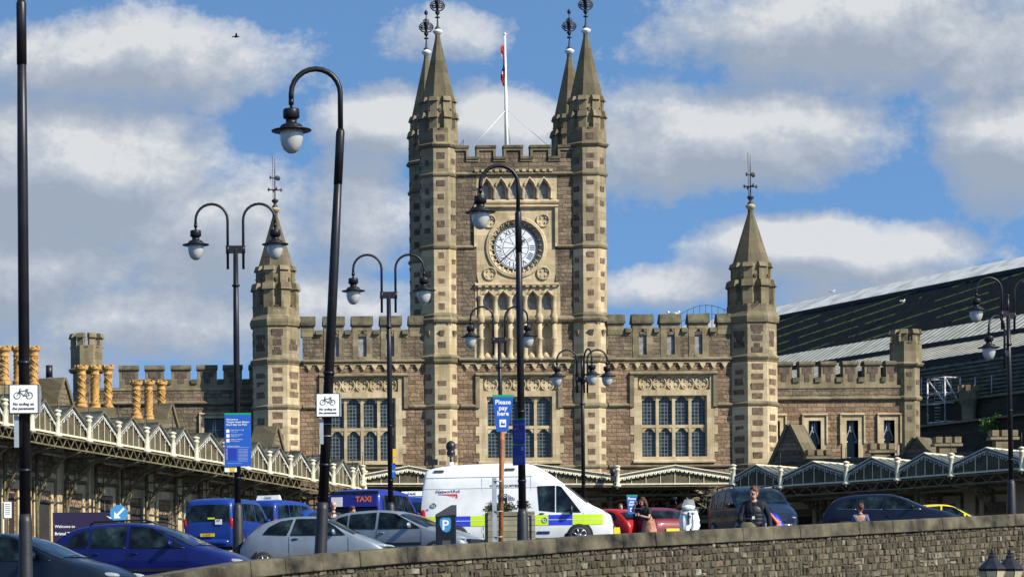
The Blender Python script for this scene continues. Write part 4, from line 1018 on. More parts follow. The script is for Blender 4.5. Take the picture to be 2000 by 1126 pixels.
def dormer(parent,px,pyk,w_,dep,h_,A,d,perp,off,ledge=True):
    p=Vector(proj_on(px,pyk,off,A,d,perp)); pv=perp.normalized(); dn=Vector((d[0],d[1],0)).normalized(); up=Vector((0,0,1)); m=MB(); f=MB()
    a,b=p-dn*w_/2-up*h_,p+dn*w_/2-up*h_
    m.add([a,b,p,a+pv*dep,b+pv*dep,p+pv*dep],[(0,1,2),(5,4,3),(0,3,4,1)])
    m.add([a,b,a-up*3,b-up*3,a+pv*dep,b+pv*dep,a+pv*dep-up*3,b+pv*dep-up*3],[(0,1,3,2),(4,6,7,5),(0,2,6,4),(1,5,7,3)])
    for s_,e in ((a,-dn),(b,dn)):
        q=(s_-p).normalized(); n_=q.cross(pv).normalized(); n_=n_ if n_.z>0 else -n_
        f.add([p-pv*.12,s_+q*.25-pv*.12,s_+q*.25+pv*dep,p+pv*dep,p-pv*.12+n_*.16,s_+q*.25-pv*.12+n_*.16,s_+q*.25+pv*dep+n_*.16,p+pv*dep+n_*.16],[(0,1,2,3),(7,6,5,4),(0,4,5,1),(1,5,6,2),(2,6,7,3),(3,7,4,0)])
    o=m.build('dormer',M['rubble_grey'],parent,True); f.build('dormer_roof',M['spire'],o,True)
for px,py in ((124,740),(333,790),(540,834)): dormer(lr,px,py,1.5,1.3,1.3,LA,LD,lperp,5.3)
for px,py in ((1541,830),(1788,856)): dormer(rr_,px,py,2.2 if px<1600 else 1.3,1.5,2.1 if px<1600 else .8,RA,RD,rperp,5.3)
for px,py in ((1598,878),(1720,866),(1848,853),(1958,840)):     # stubby carved battlements over the doors
    p=Vector(proj_on(px,py,5.2,RA,RD,rperp)); m=MB(); m.box(p.x-.45,p.x+.45,p.y-.3,p.y+.3,8.2,p.z-.3)
    for i in (-.5,0,.5): m.box(p.x+i-.17,p.x+i+.17,p.y-.42,p.y+.3,p.z-.32,p.z)
    m.box(p.x-.75,p.x+.75,p.y-.4,p.y+.3,p.z-.5,p.z-.36); m.build('carved_crest',M['ash_w'],rr_,True)
# twisted chimneys
def chimneys(cols,top,base,label):
    pts=[proj_on(c,top,5.9+.12*i,LA,LD,lperp) for i,c in enumerate(cols)]
    r=thing('chimney_stack',label,'chimneys',(pts[0][0],pts[0][1],8.5),0,'twisted terracotta chimneys above the left canopy')
    pl=MB(); x0,x1=min(p[0] for p in pts)-.35,max(p[0] for p in pts)+.35; zb=(H-lev(cols[1],base)[1])/F*pts[1][1]
    pl.box(x0,x1,min(p[1] for p in pts)-.4,max(p[1] for p in pts)+.4,8.4,zb-.02); pl.build('plinth',M['ash_w'],r,True)
    for i,p in enumerate(pts):
        m=MB(); h_=p[2]-zb; c=Vector((p[0],p[1],zb)); ra=.19
        m.lathe(c,[(.32,0),(.32,.1),(.27,.16),(.25,.22),(.29,.25),(.21,.36),(ra,.4),(ra,h_-.5),(.24,h_-.46),(.24,h_-.42),(ra,h_-.36),(.24,h_-.24),(.31,h_-.2),(.31,h_-.08),(.25,h_-.06),(.22,h_-.06),(.16,h_-.1),(.15,h_-.3)],16)
        for j in range(8):
            a=2*pi*j/8; m.box(.19,.33,-.06,.06,h_-.09,h_,0,Matrix.Translation(c)@Matrix.Rotation(a,4,'Z'))
        for sgn in ((1,) if i%2==1 else (1,-1)):
            for j in range(5 if i%2==1 else 3):
                m.tube([c+Vector(((ra+.01)*cos(a0),(ra+.01)*sin(a0),.42+(h_-.95)*q/16)) for q in range(17) for a0 in [2*pi*j/(5 if i%2==1 else 3)+sgn*q*.42]],.03,4)
        m.build('chimney',M['terra'],r,True)
chimneys([8,35,66],676,757,'three twisted terracotta chimneys cut by the left edge behind the tallest lamp post')
chimneys([159,185,211],713,800,'three twisted terracotta chimneys in front of the round crenellated turret')
chimneys([266,290,315],743,822,'lowest three twisted terracotta chimneys before the left wing wall')
p=Vector(proj_on(96,713,7,LA,LD,lperp)); fl_=thing('flue_pipe','black and grey metal flue pipe left of the stone turret','flue',(p.x,p.y,8.5)); m=MB(); m.lathe((0,0,0),[(.16,0),(.16,p.z-8.5-.6)],12); m.build('pipe',M['steel'],fl_); m=MB(); m.lathe((0,0,0),[(.165,p.z-8.5-.6),(.165,p.z-8.5)],12); m.build('pipe_top',M['black'],fl_)
# ------------------------------------------------------------------ train shed
shed=thing('train_shed','huge mossy pitched train shed roof with pale glazing bands rising at right','train shed',(62,215,G0))
dv=Vector((.331,-.944,0)); pv=Vector((-.944,-.331,0)); A0=Vector((59.3,230,0))
def sp(kk,t_,z): return A0+dv*kk+pv*t_+Vector((0,0,z))
def zat(px,py,t_):
    u,v=lev(px,py); uu=(u-VX)/F; c=A0.x+.351*A0.y-1.056*t_; Y=c/(uu+.351); return (H-v)/F*Y
K0,K1=-50,75
prof=[(0,zat(1800,541,0)),(2.2,zat(1800,560,2.2)),(2.25,zat(1800,566,2.25)),(7,zat(1800,645,7)),(7.1,zat(1800,647,7.1)),(9.5,zat(1800,672,9.5)),(9.55,zat(1800,681,9.55)),(15,zat(1800,705,15)),(15.05,zat(1800,712,15.05)),(15.1,zat(1800,790,15.1))]
def roofmat(name,c1,c2,scale,rough=.6):
    m,t,b=base_mat(name); g=t.n('ShaderNodeTexCoord').outputs['Object']; s_=t.n('ShaderNodeVectorMath',operation='DOT_PRODUCT'); t.l(g,s_.inputs[0]); s_.inputs[1].default_value=tuple(dv)
    w_=t.m('FRACT',t.m('MULTIPLY',s_.outputs['Value'],scale)); f=t.m('GREATER_THAN',w_,.5); nz=t.noise(g,.8,5).outputs['Fac']
    col=t.mix(f,c4(c1),c4(c2)); col=t.mix(t.ramp(nz,[(.4,(0,0,0)),(.75,(.6,.6,.6))]),col,(.12,.11,.06,1)); t.l(col,b.inputs['Base Color']); b.inputs['Roughness'].default_value=.38; b.inputs['Metallic'].default_value=.15; return m
def mossmat():
    m,t,b=base_mat('dark slates with moss lines'); g=t.n('ShaderNodeTexCoord').outputs['Object']
    s_=t.n('ShaderNodeVectorMath',operation='DOT_PRODUCT'); t.l(g,s_.inputs[0]); s_.inputs[1].default_value=tuple(dv); sp_=t.n('ShaderNodeSeparateXYZ'); t.l(g,sp_.inputs[0])
    al=t.m('ADD',t.m('MULTIPLY',s_.outputs['Value'],.13),t.m('MULTIPLY',sp_.outputs[2],-.98)); nz=t.noise(g,1.1,5,.7).outputs['Fac']; fr=t.m('FRACT',t.m('ADD',al,t.m('MULTIPLY',nz,.16)))
    f=t.m('LESS_THAN',fr,t.m('MULTIPLY_ADD',nz,.5,-.12)); n3=t.noise(g,3.5,5,.7).outputs['Fac']
    f=t.m('MULTIPLY',f,t.m('GREATER_THAN',n3,.42)); f=t.m('MULTIPLY',f,t.m('GREATER_THAN',t.noise(g,.22,3,.6).outputs['Fac'],.47))
    base=t.ramp(t.noise(g,2,4).outputs['Fac'],[(.3,(.008,.010,.012)),(.8,(.022,.024,.026))])
    t.l(t.mix(f,base,(.11,.15,.035,1)),b.inputs['Base Color']); b.inputs['Roughness'].default_value=.95; b.inputs['Specular IOR Level'].default_value=.1
    return m
def strip(name,i,mat,thick=.15):
    (t0,z0),(t1,z1)=prof[i],prof[i+1]; m=MB(); o=Vector((0,0,-thick))
    vs=[sp(K0,t0,z0),sp(K1,t0,z0),sp(K1,t1,z1),sp(K0,t1,z1)]; m.add(vs+[v+o for v in vs],[(0,1,2,3),(7,6,5,4),(0,4,5,1),(1,5,6,2),(2,6,7,3),(3,7,4,0)]); return m.build(name,mat,shed,True)
strip('ridge_glazing',0,roofmat('pale ridge glazing',(1,.93,.78),(.95,.88,.72),1.1))  # yellowed pale tones of these bands stand in for sunlight
strip('slate_slope',2,mossmat()); strip('glazing_band',4,roofmat('pale corrugated glazing',(1,.90,.66),(.40,.35,.22),1.3))
strip('corrugated_eaves',6,roofmat('grey corrugated sheet',(1,.88,.62),(.13,.11,.06),1.0))
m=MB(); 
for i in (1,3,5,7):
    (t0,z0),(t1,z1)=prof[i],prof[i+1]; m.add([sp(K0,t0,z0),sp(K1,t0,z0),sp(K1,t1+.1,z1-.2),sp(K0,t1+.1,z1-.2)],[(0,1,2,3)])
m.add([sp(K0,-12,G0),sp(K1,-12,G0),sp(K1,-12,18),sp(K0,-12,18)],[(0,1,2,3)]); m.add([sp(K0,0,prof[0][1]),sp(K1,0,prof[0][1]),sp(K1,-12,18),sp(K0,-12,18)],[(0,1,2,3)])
m.build('roof_steps',M['dark'],shed,True)  # dark step faces put the shadow gaps between bands into the colour
# louvred wall, stone walls below
lv=MB(); z1=prof[8][1]; z0=zat(1800,800,15.1); n=int((z1-z0)/.28)
lv.add([sp(K0,15.0,z0),sp(K1,15.0,z0),sp(K1,15.0,z1),sp(K0,15.0,z1)],[(0,1,2,3)])
for i in range(n):
    z=z0+i*.28; a=[sp(K0,15.05,z+.14),sp(K1,15.05,z+.14),sp(K1,15.25,z),sp(K0,15.25,z)]; lv.add(a+[v+Vector((0,0,.05)) for v in a],[(0,1,2,3),(7,6,5,4),(0,1,5,4),(2,3,7,6),(1,2,6,5),(3,0,4,7)])
lv.build('louvred_wall',plain('weathered dark louvres',(.16,.15,.11),.8,var=.4,scale=2),shed,True)
sw=MB(); za=zat(1900,780,16.2); zb=zat(1900,823,21)
def slab(mb,t0,t1,z0,z1,ka=K0,kb=K1): mb.hexa([sp(ka,t0,z0),sp(kb,t0,z0),sp(kb,t1,z0),sp(ka,t1,z0)],[sp(ka,t0,z1),sp(kb,t0,z1),sp(kb,t1,z1),sp(ka,t1,z1)])
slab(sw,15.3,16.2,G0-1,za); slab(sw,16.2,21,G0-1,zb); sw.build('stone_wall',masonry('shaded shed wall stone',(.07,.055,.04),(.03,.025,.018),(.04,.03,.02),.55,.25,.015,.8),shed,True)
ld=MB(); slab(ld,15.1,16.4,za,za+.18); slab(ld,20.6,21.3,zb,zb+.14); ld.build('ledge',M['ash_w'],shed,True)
def shedpt(px,py,t_):
    u,v=lev(px,py); uu=(u-VX)/F; c=A0.x+.351*A0.y-1.056*t_; Y=c/(uu+.351); return Vector((uu*Y,Y,(H-v)/F*Y))
# small turret on the shed wall
q=shedpt(1892,752,16.8); m=MB(); k=q.y/F
m.lathe((q.x,q.y,0),[(16*k,zb),(11*k,q.z-72*k),(13*k,q.z-66*k),(14*k,q.z-40*k),(17*k,q.z-30*k),(18*k,q.z-28*k),(18*k,q.z-10*k)],8,0,pi/8,False)
for i in range(8): m.box(14*k,20*k,-4*k,4*k,q.z-12*k,q.z,0,Matrix.Translation((q.x,q.y,0))@Matrix.Rotation(pi/8+i*pi/4,4,'Z'))
m.build('small_turret',M['ash_w'],shed,True)
# white access cage and guard rail posts
cg=thing('access_cage','white and rusty tubular ladder cage against the dark shed wall','ladder cage',tuple(shedpt(1835,826,17.2))); a=shedpt(1812,826,17.2); b=shedpt(1846,826,17.2); zt=shedpt(1830,738,17.2).z; m=MB(); bk=pv*-1.3
for q in (a,b,a+bk,b+bk): m.tube([q,Vector((q.x,q.y,zt))],.06,5)
for f in (0,.42,.65,1):
    z=a.z+(zt-a.z)*f; r4=[Vector((q.x,q.y,z)) for q in (a,b,b+bk,a+bk)]; m.tube(r4,.055,5,0,True)
for i in range(14): z=a.z+(zt-a.z)*i/14; m.tube([Vector((a.x,a.y,z))*.5+Vector((a.x,a.y,z))*.5+(b-a)*.42,Vector((a.x,a.y,z))+(b-a)*.75],.025,4)
m.tube([Vector((b.x,b.y,zt)),Vector((b.x,b.y,zt-2.9))+Vector((1.6,0,0))],.06,5); m.tube([Vector((a.x,a.y,zt)),Vector((b.x,b.y,a.z+(zt-a.z)*.42))],.05,5)
m.build('cage_frame',plain('chipped white tube',(.55,.50,.47),.6,var=.6,scale=3),cg,True)
gp=thing('guard_rail','pale galvanised guard rail posts on the shed wall top','guard rail',tuple(shedpt(1900,790,16.0))); m=MB()
for px in (1800,1826,1858,1905,1937,1968): q=shedpt(px,(790-(px-1800)*.12),16.0); m.tube([q,q+Vector((0,0,1.9 if px<1850 else 1.5))],.045,5)
m.build('rail_posts',M['steel'],gp,True)
# buddleia growing on the ledge
q=shedpt(1946,862,21.0); bu=thing('shrub','green shrub rooted in the ledge of the dark shed wall','shrub',tuple(q)); st_=MB(); lf=MB(); rg=random.Random(2)
def leafclump(lf,c,R_,n,sz,rg,flat=1):
    for _ in range(n):
        d=Vector((rg.gauss(0,1),rg.gauss(0,1),rg.gauss(0,1)*flat)); d=d.normalized()*R_*rg.random()**.5; p_=c+d; a=Vector((rg.gauss(0,1),rg.gauss(0,1),rg.gauss(0,.6))).normalized()*sz*rg.uniform(.6,1.3); b=a.cross(Vector((rg.random(),rg.random(),rg.random()))).normalized()*sz*.4
        lf.add([p_-a,p_+b,p_+a,p_-b],[(0,1,2,3)])
for i in range(14):
    e=Vector((rg.uniform(-1.0,1.0),rg.uniform(-.6,.3),rg.uniform(.5,1.6))); st_.tube([(0,0,-.6),tuple(e*.5),tuple(e)],.02,4); leafclump(lf,e,.32,70,.09,rg); leafclump(lf,e*.6,.25,40,.09,rg)
st_.build('stem',M['stemm'],bu); lf.build('foliage',plain('bright shrub leaves',(.10,.19,.03),.6,var=.4,scale=5),bu,fix=False)
# gulls
def gull(px,py,Y,label,rz=0):
    p=P(px,py,Y); r=thing('gull',label,'gull',tuple(p),rz,'gulls resting on the roofs'); m=MB(); m.sphere((0,0,.12),.1,10,7,0,(2.0,1,1)); m.sphere((.2,0,.24),.065,8,6); m.tube([(.15,0,.14),(.2,0,.24)],.05,6); m.tube([(-.15,0,.12),(-.33,0,.13)],[.06,.01],6); m.tube([(0,.03,0),(0,.03,.1)],.01,4); m.tube([(0,-.03,0),(0,-.03,.1)],.01,4); m.build('body',M['gull'],r)
    w_=MB(); 
    for s_ in (-1,1): w_.sphere((-.06,s_*.09,.15),.1,8,6,0,(2.0,.25,.7))
    w_.build('wing',M['gullg'],r); b=MB(); b.tube([(.25,0,.24),(.33,0,.22)],[.02,.006],5); b.build('beak',M['yellow'],r); return r
gull(1312,617,147.3,'white gull facing left on a merlon right of the clock tower',2.8); gull(1320,616.5,147.35,'white gull facing right beside its mate on a merlon',.3)
q=shedpt(1763,590,4.2); g3=gull(1763,591,q.y,'white gull standing on the dark mossy slope of the shed',.5); q=shedpt(1625,571,0); gull(1625,572,q.y,'distant white gull perched on the ridge of the shed',0)

p=P(461,72,120); bd_=thing('bird','tiny dark bird flying left of the leaning lamp post','bird',tuple(p)); m=MB(); m.sphere((0,0,0),.05,8,6,0,(2.6,1,.9)); m.tube([(-.1,0,0),(-.2,0,.01)],[.03,.015],5); m.sphere((.13,0,.01),.03,6,5); m.build('body',M['cloth_black'],bd_)
for s_ in (-1,1):
    m=MB(); m.hexa([(-.05,0,.02),(.07,0,.02),(.02,s_*.28,.10),(-.03,s_*.28,.10)],[(-.05,0,.035),(.07,0,.035),(.02,s_*.28,.11),(-.03,s_*.28,.11)]); m.build('wing',M['cloth_black'],bd_)
# ------------------------------------------------------------------ lamp posts
def lantern(parent,c,sc_=1.0):
    x,y,z=c; l=MB()   # c = top hanging point
    l.lathe((x,y,z),[(.02,.04),(.03,-.02),(.125*sc_,-.03),(.135*sc_,-.06),(.135*sc_,-.17),(.115*sc_,-.185),(.09*sc_,-.19),(.09*sc_,-.26),(.15*sc_,-.28),(.185*sc_,-.31),(.185*sc_,-.34),(.33*sc_,-.375),(.325*sc_,-.39),(.19*sc_,-.385)],20)
    o=l.build('lantern',M['pole'],parent,False); g=MB()
    g.lathe((x,y,z),[(.19*sc_,-.38),(.195*sc_,-.44),(.19*sc_,-.52),(.165*sc_,-.62),(.12*sc_,-.70),(.06*sc_,-.745),(.01,-.755)],20); g.build('glass_globe',M['globe'],o)
def lamp_post(label,Y,pb,pt,r0,arms,R_=.40,single=False,base_r=.10,cat='lamp post',top_r=.05,post=0,base_h=1.5,group='black swan-neck lamp posts'):
    a,b=P(*pb,Y),P(*pt,Y); g=gz(a.x,Y); dirv=(b-a).normalized(); a=a-dirv*((a.z-g)/dirv.z)
    r=thing('lamp_post',label,cat,tuple(a),0,group); t_=b-a; up=t_.normalized(); h=t_.z; L=t_.length
    bs=MB(); bs.tube([(0,0,0),tuple(up*.25),tuple(up*base_h*.4),tuple(up*base_h),tuple(up*(base_h+.12))],[base_r*1.3,base_r*1.25,base_r*1.08,base_r*.95,r0],12); bs.build('base',M['pole_base'],r)
    pm=MB(); pm.tube([tuple(up*base_h),tuple(up*(L*.75)),tuple(up*L)],[r0*.98,(r0+top_r)/2+.008,top_r+.008],12)
    for q in (base_h+.7,base_h+2.2): pm.tube([tuple(up*q),tuple(up*(q+.05))],r0*1.08,12)
    if single:
        pm.tube([tuple(up*(L-.9)),tuple(up*(L-.05)),tuple(up*L)],[top_r+.022,top_r+.022,top_r],12)
    else:
        pm.tube([tuple(up*(L-.9)),tuple(up*(L-.86))],top_r+.05,10); pm.sphere(tuple(up*(L+post)),top_r*1.1,8,6)
        if post: pm.tube([tuple(up*L),tuple(up*(L+post))],top_r*.8,8)
    pm.build('pole',M['pole'],r)
    for (ang,dz) in arms:
        d=Vector((cos(ang),sin(ang),0)); am=MB(); top=t_+Vector((0,0,dz))
        if single: s=top; pts=[s-Vector((0,0,.1)),s+Vector((0,0,.58))]; c0=pts[-1]
        else:
            s=top+d*.19; am.box(-.0,.22,-.045,.045,-.09,.09,0,Matrix.Translation(top)@Matrix.Rotation(ang,4,'Z')); am.tube([s-Vector((0,0,.1)),s+Vector((0,0,.1))],.05,8)
            pts=[s-Vector((0,0,.48)),s+Vector((0,0,.72))]; c0=pts[-1]
        arc=[c0+d*R_+Vector((0,0,R_*sin(q)))-d*R_*cos(q) for q in [pi*i/12 for i in range(1,13)]]
        e=arc[-1]-Vector((0,0,.10)); am.tube(pts+arc+[e],.034 if not single else .045,8); am.tube([e+Vector((0,0,.02)),e-Vector((0,0,.08))],.045,8)
        ao=am.build('swan_neck_arm',M['pole'],r); lantern(ao,e-Vector((0,0,.12)))
    return r
lamp_post('tallest black lamp post at the far left edge, top cut by the frame',35.7,(50,1100),(41.5,0),.085,[(pi,0)],.41,True,.10,base_h=1.75)
lamp_post('black single-lantern lamp post leaning right, white cycling sign on it',41.7,(626,1080),(665,252),.088,[(pi,0)],.40,True,.10,base_h=1.7)
lamp_post('black single-lantern lamp post standing in front of the clock',55.6,(1021,1050),(1012,412),.085,[(pi,0)],.41,True,.12,base_h=1.3)
lamp_post('black twin-lantern lamp post behind the tall blue car park sign',62.5,(465,1065),(460,487),.085,[(0,0),(pi,0)],.39,False,.13,base_h=1.7)
lamp_post('black twin-lantern lamp post between the silver car and white van',70.4,(763,990),(759,576),.075,[(0,0),(pi,0)],.39,False,.12)
lamp_post('black twin-lantern lamp post rising above the please pay here sign',83.3,(982,1000),(975,664),.07,[(0,.0),(pi,.0)],.37,False,.12)
lamp_post('shorter black three-lantern lamp post before the right clock-tower turret',93,(1140,980),(1137,741),.07,[(0,0),(pi,0),(R(-78),-.02)],.36,False,.12,post=.85)
lamp_post('black lamp post with several lanterns near the right edge',78,(1976,990),(1969,616),.075,[(0,0),(pi,.05),(R(216),-1.15)],.39,False,.12,post=.6)
# old lantern pair in the street below the wall
ol=thing('street_lantern','old black twin-headed street lamp with cream panes, bottom right corner','street lamp',(P(1955,1100,45).x,45,-1.6))
pz=P(1955,1072,45).z+1.6
m=MB(); m.lathe((0,0,0),[(.16,0),(.14,.3),(.08,.5),(.06,1.0),(.05,pz-1.1)],10); m.tube([(-.19,0,pz-.72),(-.19,0,pz-.95),(0,0,pz-1.1),(.19,0,pz-.95),(.19,0,pz-.72)],.025,6); m.build('post',M['iron'],ol)
for s_ in (-1,1):
    q=MB(); q.lathe((s_*.19,.1*s_,0),[(.12,pz-.74),(.13,pz-.70),(.235,pz-.36),(.25,pz-.34),(.235,pz-.32),(.12,pz-.2),(.07,pz-.15),(.075,pz-.12),(.04,pz-.09),(.045,pz-.06),(.02,pz-.04),(.03,pz-.02),(.005,pz+.02)],8,0,0,False); lo=q.build('lantern_head',M['iron'],ol)
    q=MB(); 
    for f in range(8):
        a=2*pi*(f+.5)/8; w0,w1=.045,.085
        def pt(rr,z,o): return Vector((s_*.19+rr*cos(a)-o*sin(a),.1*s_+rr*sin(a)+o*cos(a),z))
        q.add([pt(.130,pz-.68,-w0),pt(.130,pz-.68,w0),pt(.226,pz-.385,w1),pt(.226,pz-.385,-w1)],[(0,1,2,3)])
    q.build('lantern_pane',plain('cream lantern pane',(.50,.44,.30),.3,var=.1),lo)
# ------------------------------------------------------------------ signs
def board(parent,name,w_,h_,d,mat,c=(0,0,0)):
    m=MB(); m.box(c[0]-w_/2,c[0]+w_/2,c[1]-d/2,c[1]+d/2,c[2]-h_/2,c[2]+h_/2); o=m.build(name,mat,parent); b=o.modifiers.new('b','BEVEL'); b.width=.004; return o
def cycle_sign(px,py,Y,w_,label,rz=0):
    p=P(px,py,Y); r=thing('cycling_sign',label,'sign',tuple(p),rz); board(r,'frame',w_,w_,.03,M['black']); b=board(r,'panel',w_*.93,w_*.93,.03,M['white'],(0,-.004,0))
    k=w_; m=MB(); y=-.022
    for cx in (-.21,.2): m.tube([(k*(cx+.105*cos(a)),y,k*(.12+.105*sin(a))) for a in [2*pi*i/20 for i in range(20)]],k*.012,5,0,True)
    def ln(pp,t=.013): m.tube([(k*a,y,k*b_) for a,b_ in pp],k*t,5)
    ln([(-.21,.12),(-.13,.27),(.12,.27),(.2,.12),(.02,.11),(-.13,.25)]); ln([(.02,.11),(.13,.30)]); ln([(-.13,.27),(-.12,.34),(-.07,.35)]); ln([(.08,.32),(.17,.32)],.018); ln([(-.02,.08),(.06,.15)],.01); ln([(.2,.12),(.12,.27)])
    m.build('bicycle_symbol',M['ink'],b); q=MB()
    for i,s in enumerate(('No cycling on','the pavements')): add_text(q,s,k*.125,faceM((0,-.022,k*(-.20-i*.15))),align='CENTER',bold=.0012)
    q.build('lettering',M['ink'],b); 
    bx=MB(); bx.box(k*.35,k*.58,.05,.12,-k*.45,k*.45); bx.build('backing_box',M['steel'],r); bk=MB(); bk.box(-k*.33,-k*.17,.06,.10,-k*1.6,-k*.55); 
    for z in (-.75,-1.25,): bk.tube([(k*(.16*cos(a)-.0),k*.16*sin(a)+.16,k*z) for a in [2*pi*i/12 for i in range(12)]],k*.018,5,0,True)
    bk.build('rear_plate',M['steel'],r); return r
cycle_sign(46,779,35.55,.415,'white No cycling sign with bicycle on the far left lamp post')
cycle_sign(640,791,41.5,.39,'white No cycling sign with bicycle on the leaning lamp post')
# tall blue car park sign
p=P(464.5,858,62.3); r=thing('car_park_sign','tall blue Welcome board with green strip on the twin lamp post','sign',tuple(p)); W_,H_=.65,1.30
b=board(r,'panel',W_,H_,.03,M['signblue']); board(b,'green_strip',W_,.05,.032,M['signgreen'],(0,-.002,H_/2-.025)); q=MB(); y=-.019
for s,z,sz in (('Welcome to',.475,.055),('Temple Meads Station',.41,.062),('Short Stay Car Park',.345,.062)): add_text(q,s,sz,faceM((-W_/2+.045,y,z)),align='LEFT',bold=.001)
for i,(s,s2) in enumerate((('Open 24 hours a day','7 days a week'),('Pay at the machine','before you leave'),('Display your ticket','in the windscreen'))):
    z=.225-i*.115; q.box(-W_/2+.045,-W_/2+.12,y-.002,y,z-.055,z+.025); add_text(q,s,.038,faceM((-W_/2+.15,y,z)),align='LEFT'); add_text(q,s2,.03,faceM((-W_/2+.15,y,z-.04)),align='LEFT')
add_text(q,'Tariff and conditions',.038,faceM((-W_/2+.05,y,-.17)),align='LEFT'); q.box(-W_/2+.05,W_/2-.06,y-.001,y,-.19,-.186)
for i in range(9): q.box(-W_/2+.05,-W_/2+.065,y-.003,y-.001,-.24-i*.03,-.228-i*.03); q.box(.01,.24,y-.001,y,-.24-i*.035,-.236-i*.035)
q.box(-W_/2+.05,.1,y-.001,y,-.575,-.572); q.lathe((0,0,0),[(.03,0),(.03,.003)],14); 
q.build('lettering',M['white'],b); board(b,'tariff_panel',.24,.30,.034,M['signblue2'],(-.15,0,-.35))
m=MB(); m.box(-W_/2,-.03,.02,.04,-H_/2-.13,-H_/2); m.build('notice',M['white'],r); m=MB(); m.box(-.2,-.08,.015,.018,-H_/2-.12,-H_/2-.02); m.build('notice_panel',plain('yellow sign face',(.75,.42,.01),.5,var=.03),r)
def paysign(px,py,Y,k,label,rz=0,group=None):
    p=P(px,py,Y); r=thing('pay_sign',label,'sign',tuple(p),rz,group); m=MB()
    m.prism([(-.225*k,.39*k),(-.145*k,-.40*k),(.10*k,-.40*k),(.235*k,.39*k)],-.02,.02); b=m.build('panel',M['signblue'],r); m=MB(); m.prism([(-.225*k,.39*k),(-.222*k,.335*k),(.226*k,.335*k),(.235*k,.39*k)],-.024,-.02); m.build('green_strip',M['signgreen'],b)
    q=MB()
    for s,z in (('Please',.19),('pay',.065),('here',-.055)): add_text(q,s,.135*k,faceM((-.005,-.022,z*k)),align='CENTER',bold=.003*k)
    q.build('lettering',M['white'],b); q=MB(); q.box(-.08*k,.06*k,-.024,-.02,-.30*k,-.14*k); q2=q.build('pictogram',M['white'],b); q=MB(); q.box(-.04*k,.04*k,-.028,-.025,-.26*k,-.22*k); q.box(-.05*k,-.035*k,-.028,-.025,-.26*k,-.2*k); q.sphere((-.02*k,-.026,-.185*k),.012*k,6,4); q.build('machine_symbol',M['inkblue'],q2); return r
paysign(982.5,806,55.0,1.0,'blue tapered Please pay here sign on the rusty pole')
paysign(1234,984,76,.72,'small distant blue Please pay here sign between red car and scooter',.1)
g=gz(*P(979,1000,55.2)[:2]); a=P(977,1055,55.2); b_=P(981,775,55.2); po=thing('sign_pole','rusty brown pole carrying the pay sign beside the planter','pole',(a.x,a.y,g))
m=MB(); m.tube([(0,0,0),(b_.x-a.x,0,b_.z-g)],.052,12); m.build('pole',M['rust'],po)
zz=P(970,930,55.2).z-g; m=MB(); m.box(-.17,-.075,-.03,.0,.2,zz); 
for z in (zz-.1,zz-.75,zz-1.3): m.tube([(-.16,-.01,z),(-.02,-.07,z),(.06,-.03,z)],.015,4)
m.build('sign_back',M['steel'],po)
for (px,py,hh,txt,lb) in ((1013.5,841,.53,True,'upper shaded blue Have you paid board on the central lamp post'),(1013.5,887,.46,False,'lower shaded blue notice board on the central lamp post')):
    p=P(px,py,55.35); r=thing('blue_notice',lb,'sign',tuple(p),R(-52)); b=board(r,'panel',.36,hh,.02,M['signblue2']); board(b,'green_strip',.36,.03,.022,M['signgreen'],(0,-.002,hh/2-.015)); q=MB()  # darker blue holds the shade on this side of the boards
    if txt:
        for s,z in (('Have you',.12),('paid?',.03)): add_text(q,s,.085,faceM((-.16,-.013,z)),align='LEFT')
    for i in range(5): q.box(-.14,.12,-.012,-.0105,-.04-i*.03,-.036-i*.03)
    if not txt: q.box(.08,.15,-.013,-.011,.08,.17)
    q.build('lettering',plain('pale lettering dimmed by shade',(.25,.32,.55),.6,var=.05),b)  # lettering colour dimmed to follow the boards' painted shade
for (px,py,w_,h_,mt,lb) in ((770,891,.09,.42,'ylw','narrow yellow notice on the lamp post by the silver car'),(769,918,.10,.40,'signblue','narrow blue notice under the yellow one on its lamp post')):
    p=P(px,py,70.2); r=thing('pole_notice',lb,'sign',tuple(p)); M.setdefault('ylw',plain('amber sign face',(.75,.40,.01),.5,var=.03)); board(r,'panel',w_,h_,.03,M[mt]); m=MB(); m.box(-w_/2,w_/2,-.017,-.015,-h_*.1,h_*.0); m.build('strap',M['steel'],r)
# round keep left sign, purple welcome board, notice at far left
p=P(232,1002,83); r=thing('keep_left_sign','round blue sign with white down-left arrow above the blue car','sign',tuple(p)); m=MB(); m.lathe((0,0,0),[(.28,-.012),(.285,0),(.28,.012)],28); m.xf(Matrix.Rotation(pi/2,4,'X')); b=m.build('panel',M['ltblue'],r,False,False)
m=MB(); Mx=Matrix.Rotation(R(45),4,'Y'); m.prism([(.22*0-.0,0)]*0 or [(-.035,.24),(-.035,-.06),(-.15,-.06),(0,-.22),(.15,-.06),(.035,-.06),(.035,.24)],-.02,-.012); m.xf(Mx); m.build('arrow',M['white'],b)
m=MB(); m.tube([(0,.04,-1.0),(0,.04,-.0)],.03,8); m.tube([(0,.04,-(p.z-gz(p.x,83))),(0,.04,-1.0)],.03,8); m.build('post',M['steel'],r)
p=P(103,1000,84); q_=P(215,1000,84); r=thing('welcome_board','dark purple Welcome board partly hidden behind the blue car','sign board',(p.x,p.y,gz(p.x,p.y))); hz=p.z-r.location.z; m=MB(); m.box(0,2.35,0,.06,.35,hz); b=m.build('panel',M['purple'],r); m=MB()
for x in (.2,2.1): m.box(x-.05,x+.05,.06,.14,0,hz-.1)
